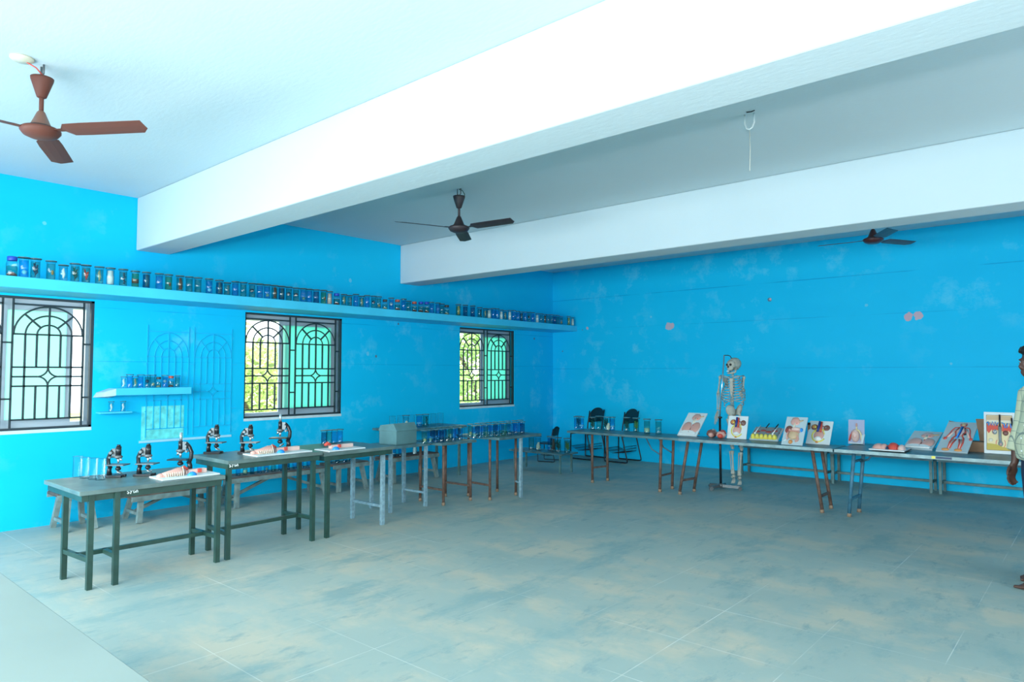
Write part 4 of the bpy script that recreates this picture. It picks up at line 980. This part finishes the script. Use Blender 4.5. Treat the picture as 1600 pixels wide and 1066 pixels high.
EL, ER = Vector((sx(1124.5), .05, sz(615))), Vector((sx(1158.5), -.07, sz(610.5)))
HL, HR = Vector((sx(1122.5), .0, sz(640))), Vector((sx(1152), -.12, sz(612)))
for a_, b_, h_, e_ in ((SHL, EL, HL, Vector((sx(1116), -.02, sz(663)))), (SHR, ER, HR, Vector((sx(1155), -.13, sz(622))))):
    m = MB(M_bone); bone(m, a_, b_, .010, 2.1); m.build('upper_arm_bone', sk)
    m = MB(M_bone); d_ = Vector((.012, .0, 0)); bone(m, b_ + d_, h_ + d_, .006, 1.8); bone(m, b_ - d_, h_ - d_, .006, 1.6); m.build('forearm_bones', sk)
    m = MB(M_bone); v_ = e_ - h_
    m.ell(h_ + v_ * .12, (.017, .012, .016), 10, 6)
    for f_ in range(5):
        off = Vector(((f_ - 2) * .009, 0, 0)); L_ = (.62, .92, 1, .95, .8)[f_]
        m.tube([h_ + v_ * .15 + off * .6, h_ + v_ * .45 * L_ + off, h_ + v_ * .75 * L_ + off * 1.15, h_ + v_ * L_ + off * 1.2], [.004, .0045, .004, .003], 6)
    m.build('hand_bones', sk)
m = MB(M_bone)
m.ell((sx(1140.5), -.03, sz(641)), (.062, .03, .075), 14, 9, M=Matrix.Rotation(R(-25), 3, 'Y')); m.ell((sx(1155), -.0, sz(640)), (.035, .05, .075), 14, 9, M=Matrix.Rotation(R(18), 3, 'Y'))
m.ell((sx(1147.5), .03, sz(645)), (.036, .025, .06), 12, 8)
m.tube([(sx(1140), -.05, sz(647)), (sx(1145), -.075, sz(655)), (sx(1149), -.08, sz(656)), (sx(1153), -.06, sz(654)), (sx(1155), -.02, sz(646))], [.016, .012, .012, .012, .016], 8)
remesh(m.build('pelvis', sk), .008, 2)
for u0, u1, u2, v1, v2, y0, y2 in ((1137.5, 1141, 1142.2, 697, 738, -.05, -.06), (1155.5, 1156, 1152.5, 700, 741, -.02, -.04)):
    m = MB(M_bone); bone(m, (sx(u0 - (2 if u0 < 1145 else -2)), y0, sz(653)), (sx(u1), y0 - .01, sz(v1)), .013, 2.0); m.ell((sx(u0), y0, sz(651)), (.022, .022, .022), 10, 7); m.ell((sx(u1), y0 - .03, sz(v1)), (.022, .014, .024), 10, 7); m.build('thigh_bone', sk)
    m = MB(M_bone); bone(m, (sx(u1), y0 - .01, sz(v1 + 5)), (sx(u2), y2, sz(v2)), .0108, 2.2); bone(m, (sx(u1 - 3), y0 + .01, sz(v1 + 6)), (sx(u2 - 2.5), y2, sz(v2)), .006, 1.6); m.build('shin_bones', sk)
    m = MB(M_bone); m.ell((sx(u2), y2 - .005, sz(v2 + 3)), (.022, .032, .022), 10, 7); m.ell((sx(u2), y2 + .04, sz(v2 + 5)), (.016, .026, .016), 10, 7)
    for f_ in range(5): m.tube([(sx(u2), y2 - .02, sz(v2 + 4)), (sx(u2) + (f_ - 2) * .009 - .02, y2 - .07, sz(v2 + 8)), (sx(u2) + (f_ - 2) * .012 - .04, y2 - .11 + .005 * abs(f_ - 1), max(.03, sz(v2 + 12)))], [.007, .005, .0035], 6)
    m.build('foot_bones', sk)

# ------------------------------------------------------------------ ceiling fans
M_fan = [mat('brown_enamel', (.13, .043, .03), .55, spec=.25), mat('dark_brown_enamel', (.03, .02, .024), .5), mat('deep_red_brown_enamel', (.075, .022, .022), .35)]
def fan(x, y, zm, a0, mt, label, L=.66, wire=None, mt2=None):
    t = thing('ceiling_fan', label, 'fan', (x, y, 0), 0, 'three bladed ceiling fans')
    m = MB(M_msil); m.tube([(-.025, 0, ZC), (-.025, 0, ZC - .05), (0, 0, ZC - .075), (.025, 0, ZC - .05), (.025, 0, ZC)], .006, 7); m.build('ceiling_hook', t)
    m = MB(mt); m.lathe([(.018, zm + .205), (.026, zm + .21), (.06, zm + .315), (.062, zm + .33), (.05, zm + .33)], n=24); m.build('canopy', t)
    m = MB(mt); m.cyl((0, 0, zm + .08), (0, 0, zm + .33), .013, n=12); m.build('down_rod', t)
    m = MB(mt2 or mt); m.lathe([(.062, zm + .028), (.055, zm + .035), (.022, zm + .115), (.014, zm + .125)], n=24); m.build('lower_cover', t)
    m = MB(mt); m.lathe([(0, zm - .045), (.055, zm - .043), (.09, zm - .028), (.108, zm - .005), (.108, zm + .008), (.095, zm + .018), (.06, zm + .02), (0, zm + .02)], n=32)
    m.m(M_black).lathe([(.068, zm + .018), (.068, zm + .03)], n=24); m.build('motor', t)
    for k in range(3):
        a = R(a0 + 120 * k); ca, sa = math.cos(a), math.sin(a)
        M3 = Matrix.Rotation(a, 4, 'Z')
        m = MB(mt)
        rings = []
        for r_, w0, w1, tz in ((.10, -.02, .02, 0), (.15, -.022, .022, 0), (.19, -.062, .058, 1), (.30, -.066, .062, 1), (L * .93, -.066, .058, 1), (L, -.066, .01, 1)):
            q = []
            for yy in (w0, w0 * .3, w1 * .4, w1):
                q.append((yy, -yy * .20 * tz - .006 * tz * (1 - abs(yy) / .07)))
            ring = [M3 @ Vector((r_, yy, zm + zz + .003)) for yy, zz in q] + [M3 @ Vector((r_, yy, zm + zz)) for yy, zz in q[::-1]]
            rings.append(ring)
        m.loft(rings, False); m.build('blade', t)
    if wire == 'rose':
        m = MB(CREAM); m.lathe([(0, ZC - .022), (.05, ZC - .02), (.062, ZC - .01), (.062, ZC)], c=(.035, -.115, 0), n=20); m.build('ceiling_rose', t)
        m = MB(REDC); m.tube([(.035, -.09, ZC - .02), (.03, -.04, ZC - .035), (.03, .0, zm + .33)], .004, 6); m.build('wire', t)
    elif wire:
        m = MB(DGRN); m.tube([(0, 0, ZC - .005), (.03, .02, ZC - .02), (.05, .03, ZC - .06), (.045, .03, zm + .32)], .004, 6); m.build('wire', t)
    return t
fan(-4.87, 1.21, 2.955, 35, M_fan[0], 'brown three bladed ceiling fan nearest the camera, upper left', .69, 'rose', mat('pale_brown_enamel', (.22, .10, .07), .4))
fan(-4.95, 4.86, 2.955, 9, M_fan[1], 'dark brown ceiling fan between the two beams', .66, 'wire')
fan(-1.98, 8.56, 3.0, 62, M_fan[2], 'dark red brown ceiling fan beyond the far beam', .60)
hk = thing('ceiling_hook', 'empty white hook with hanging string between the beams', 'hook', (-1.91, 4.82, 0))
m = MB(M_white); m.tube([(-.035, 0, ZC), (-.035, 0, ZC - .07), (-.02, 0, ZC - .105), (0, 0, ZC - .115), (.02, 0, ZC - .105), (.035, 0, ZC - .07), (.035, 0, ZC)], .007, 8); m.build('hook', hk)
m = MB(mat('pale_string', (.55, .55, .48), .9)); m.tube([(0, 0, ZC - .115), (.003, 0, ZC - .25), (-.003, 0, ZC - .42)], .003, 5); m.build('string', hk)
m = MB(M_dark); m.tube([(.0, -.05, ZC - .004), (.04, -.06, ZC - .012), (.06, -.05, ZC - .004)], .004, 5); m.build('wire_stub', hk)

# ------------------------------------------------------------------ person at the right edge
M_skin = mat('brown_skin', (.085, .042, .03), .45, spec=.4)
def shirt_mat():
    mm, nt, N, L, P = newmat('pale_checked_cloth')
    tc = N.new('ShaderNodeTexCoord'); sp = N.new('ShaderNodeSeparateXYZ'); L.new(tc.outputs['Object'], sp.inputs[0])
    ks = []
    for ax, per, w_ in (('Z', .075, .05), ('Y', .085, .05), ('X', .085, .05)):
        fr_ = mathn(nt, 'FRACT', mathn(nt, 'DIVIDE', sp.outputs[ax], per)); ks.append(mathn(nt, 'LESS_THAN', fr_, w_))
    k = mathn(nt, 'MAXIMUM', mathn(nt, 'MAXIMUM', ks[0], ks[1]), ks[2])
    c = mixc(nt, mathn(nt, 'MULTIPLY', k, .8), (.46, .50, .36), (.10, .15, .16))
    L.new(c, P.inputs['Base Color']); P.inputs['Roughness'].default_value = .85
    return mm
M_shirt = shirt_mat()
M_trouser = mat('dark_navy_cloth', (.006, .022, .055), .85, vary=.2, scale=20)
M_hair = mat('black_hair', (.006, .006, .007), .6)
pr_ = onz(1645, 914, 0)
PE = thing('person', 'barefoot person in pale checked shirt and navy trousers at right edge', 'person', (pr_.x, pr_.y, 0), R(131))
# local frame: +Y is forward, +X the person's right hand
def limb(m, pts, n=12):
    m.tube([p for p, _ in pts], [r_ for _, r_ in pts], n)
    for p, r_ in pts: m.ell(p, r_, 10, 7)
m = MB(M_skin)
m.ell((0, .01, 1.545), (.072, .092, .105), 18, 12); m.ell((0, .045, 1.49), (.052, .058, .062), 14, 9); m.ell((0, .06, 1.455), (.03, .03, .022))
m.tube([(0, .10, 1.56), (0, .116, 1.525), (0, .108, 1.512)], [.009, .015, .012], 8); m.ell((.012, .104, 1.513), .010, 8, 6); m.ell((-.012, .104, 1.513), .010, 8, 6)
m.ell((0, .092, 1.575), (.05, .014, .010)); m.ell((0, .098, 1.487), (.024, .012, .006)); m.ell((0, .096, 1.474), (.022, .012, .007))
for s_ in (-1, 1): m.ell((s_ * .075, -.005, 1.53), (.010, .022, .032), 10, 7); m.ell((s_ * .045, .065, 1.52), (.022, .022, .02))
limb(m, [((0, -.012, 1.46), .052), ((0, -.02, 1.40), .055), ((0, -.025, 1.36), .07)])
m.ell((0, -.01, 1.25), (.165, .10, .16), 18, 10); m.ell((0, 0, 1.06), (.14, .105, .16), 18, 10); m.ell((0, -.01, .90), (.155, .11, .11), 18, 10)
limb(m, [((-.15, -.02, 1.34), .058), ((.15, -.02, 1.34), .058)])
HANDS = {}
for s_ in (-1, 1):
    limb(m, [((s_ * .185, -.02, 1.33), .052), ((s_ * .215, -.01, 1.19), .043), ((s_ * .225, .01, 1.07), .036)])
    w_ = Vector((s_ * .235, .065, .82)); limb(m, [((s_ * .225, .01, 1.07), .036), ((s_ * .232, .05, .96), .034), (tuple(w_), .024)])
    m.ell(w_ + Vector((0, .018, -.055)), (.016, .038, .048), 12, 8); m.ell(w_ + Vector((0, .01, -.02)), (.018, .028, .03))
    for f_, (dy, L_) in enumerate(((.044, .070), (.024, .080), (.004, .074), (-.014, .058))):
        k0 = w_ + Vector((0, .012 + dy * .8, -.09)); inn = -s_
        m.tube([k0, k0 + Vector((inn * .006, .006, -L_ * .42)), k0 + Vector((inn * .022, .004, -L_ * .75)), k0 + Vector((inn * .036, -.004, -L_ * .92))], [.0095, .009, .008, .0068], 8)
    t0 = w_ + Vector((-s_ * .006, .046, -.035)); m.tube([t0, t0 + Vector((-s_ * .014, .022, -.028)), t0 + Vector((-s_ * .02, .028, -.058))], [.013, .011, .008], 8)
    fy = .06 if s_ < 0 else -.10
    limb(m, [((s_ * .085, -.01, .86), .088), ((s_ * .09, .015 + fy * .3, .66), .070), ((s_ * .09, .02 + fy * .6, .47), .052), ((s_ * .092, -.01 + fy * .8, .32), .050), ((s_ * .095, -.025 + fy, .12), .034), ((s_ * .095, -.03 + fy, .06), .036)])
    m.ell((s_ * .095, -.055 + fy, .035), (.034, .04, .034)); m.tube([(s_ * .095, -.02 + fy, .055), (s_ * .10, .06 + fy, .035), (s_ * .104, .13 + fy, .02)], [.036, .034, .022], 10)
    m.ell((s_ * .104, .11 + fy, .018), (.044, .05, .017))
    for f_ in range(5): m.ell((s_ * (.075 + .016 * f_), .165 + fy - .012 * f_, .012), (.0105 if f_ else .014, .022, .012), 8, 6)
def lean_pose(mb):
    """head carried forward, feet a little ahead of the hips"""
    out = []
    for x, y, z in mb.v:
        a = max(0, min(1, (z - 1.34) / .14)); b = max(0, min(1, (.75 - z) / .6))
        out.append((x, y + .058 * a * a * (3 - 2 * a) + .085 * b, z))
    mb.v = out
    return mb
body = remesh(lean_pose(m).build('body', PE), .0062, 3)
m = MB(M_white)
for s_ in (-1, 1): m.ell((s_ * .032, .088, 1.553), (.013, .010, .008), 10, 7); m.m(M_dark).ell((s_ * .032, .096, 1.553), (.005, .004, .005), 8, 5); m.m(M_white)
lean_pose(m).build('eyes', PE)
m = MB(M_hair)
m.ell((0, -.012, 1.585), (.086, .098, .092), 18, 10); m.ell((0, -.06, 1.54), (.075, .05, .07))
rh = random.Random(3)
for k in range(46):
    a = rh.uniform(0, 2 * math.pi); q = rh.uniform(.1, 1)
    m.ell((.078 * q * math.cos(a), -.012 + .09 * q * math.sin(a), 1.60 + .075 * math.sqrt(max(0, 1 - q * q * .9))), .02, 7, 5)
for k in range(34):                                         # short curls along the hairline and over the brow
    a = R(-10 + 200 * (k % 17) / 16)
    q = Vector((.074 * math.cos(a), .012 + .076 * math.sin(a), 1.612 + .026 * math.sin(a) + .020 * (k // 17) + rh.uniform(-.008, .008)))
    m.ell(q, (.013, .013, .015), 7, 5)
    if k % 3 == 0: m.tube([q, q + Vector((.004, .016, .002)), q + Vector((.006, .020, -.014))], [.009, .007, .004], 6)
remesh(lean_pose(m).build('hair', PE), .007, 1)
m = MB(M_shirt)
def oval(cx, cy, z, rx, ry, n=28): return [Vector((cx + rx * math.cos(2 * math.pi * k / n), cy + ry * math.sin(2 * math.pi * k / n), z)) for k in range(n)]
m.loft([oval(0, .02, .86, .188, .150), oval(0, .022, .90, .19, .158), oval(0, .025, .98, .186, .165), oval(0, .02, 1.06, .178, .152), oval(0, .005, 1.16, .183, .130), oval(0, -.01, 1.26, .192, .122), oval(0, -.018, 1.33, .18, .10), oval(0, -.02, 1.385, .10, .082), oval(0, -.02, 1.42, .07, .07)])
for s_ in (-1, 1):
    m.tube([(s_ * .14, -.02, 1.335), (s_ * .19, -.02, 1.325), (s_ * .218, -.01, 1.19), (s_ * .23, .015, 1.07), (s_ * .236, .055, .95), (s_ * .237, .072, .905)], [.07, .068, .060, .055, .050, .047], 14)
shirt_ = remesh(lean_pose(m).build('shirt', PE), .011, 3)
m = MB(WHT)
for z in (.93, 1.02, 1.11, 1.20, 1.29): m.ell((0, {.93: .186, 1.02: .185, 1.11: .160, 1.20: .137, 1.29: .108}[z], z), (.007, .004, .007), 8, 5)
m.build('buttons', shirt_)
m = MB(M_trouser)
m.loft([oval(0, 0, .76, .165, .125), oval(0, .0, .86, .17, .13), oval(0, .005, .95, .165, .125)])
for s_ in (-1, 1):
    fy = .06 if s_ < 0 else -.10
    m.tube([(s_ * .085, -.0, .88), (s_ * .09, .0, .76), (s_ * .092, .015 + fy * .3, .62), (s_ * .092, .015 + fy * .6, .45), (s_ * .094, -.015 + fy * .8, .28), (s_ * .095, -.03 + fy, .075)], [.105, .105, .092, .080, .074, .070], 16)
remesh(lean_pose(m).build('trousers', PE), .011, 3)

# ------------------------------------------------------------------ outside the windows
gm = mat('dry_grass', (.30, .36, .10), .9, vary=.4, scale=1.5)
m = MB(gm); m.box(-40, XL - .25, -25, 45, -.75, -.55); struct(m.build('ground_outside'))
def leaf_mat(name, c1):
    mm, nt, N, L, P = newmat(name); N.remove(P)
    d = N.new('ShaderNodeBsdfDiffuse'); t = N.new('ShaderNodeBsdfTranslucent'); x = N.new('ShaderNodeMixShader'); x.inputs[0].default_value = .45
    g = N.new('ShaderNodeObjectInfo'); ge = N.new('ShaderNodeNewGeometry')
    c = mixc(nt, ge.outputs['Random Per Island'], tuple(k * .45 for k in c1), tuple(min(1, k * 1.5) for k in c1))
    L.new(c, d.inputs[0]); L.new(c, t.inputs[0]); L.new(d.outputs[0], x.inputs[1]); L.new(t.outputs[0], x.inputs[2]); L.new(x.outputs[0], N['Material Output'].inputs[0])
    return mm
M_leaf = [leaf_mat('yellow_green_leaves', (.56, .68, .30)), leaf_mat('mid_green_leaves', (.40, .60, .24))]
M_bark = mat('bark', (.13, .10, .07), .9, vary=.3)
def tree(x, y, h, rad, label, lm, n=2600, seed=1, name='tree'):
    rr = random.Random(seed)
    t = thing(name, label, name, (x, y, -.55), 0, 'trees beyond the windows')
    m = MB(M_bark)
    for k in range(6):
        a = rr.uniform(0, 6.28); m.tube([(0, 0, 0), (.15 * math.cos(a), .15 * math.sin(a), h * .35), (rad * .55 * math.cos(a), rad * .55 * math.sin(a), h * .75)], [.06, .045, .012], 7)
    m.build('trunk', t)
    m = MB(lm)
    cl = [(rr.gauss(0, rad * .45), rr.gauss(0, rad * .45), h * rr.uniform(.15, .92), rad * rr.uniform(.25, .45)) for _ in range(26)]
    for k in range(n):
        cx, cy, cz, cr = rr.choice(cl)
        d = Vector((rr.gauss(0, 1), rr.gauss(0, 1), rr.gauss(0, 1))).normalized() * cr * rr.uniform(.5, 1)
        c = Vector((cx, cy, cz)) + d
        u_ = Vector((rr.gauss(0, 1), rr.gauss(0, 1), rr.gauss(0, .6))).normalized(); v_ = u_.cross(Vector((rr.gauss(0, 1), rr.gauss(0, 1), rr.gauss(0, 1)))).normalized()
        s_ = rr.uniform(.05, .11)
        m.add([c - u_ * s_, c + v_ * s_ * .45, c + u_ * s_, c - v_ * s_ * .45], [(0, 1, 2, 3)])
    m.build('foliage', t)
tree(-13.5, 7.3, 2.8, 1.5, 'pale yellow green bush outside the middle window', M_leaf[0], 3600, 1, 'bush')
tree(-17.5, 11.0, 3.2, 1.5, 'second yellow green bush to the right, outside the middle window', M_leaf[0], 2600, 2, 'bush')
tree(-12.6, 13.2, 4.6, 1.9, 'leafy green tree outside the far window', M_leaf[1], 4200, 3)
tree(-15.5, 17.5, 5.0, 2.2, 'taller green tree standing behind, outside the far window', M_leaf[1], 3000, 4)
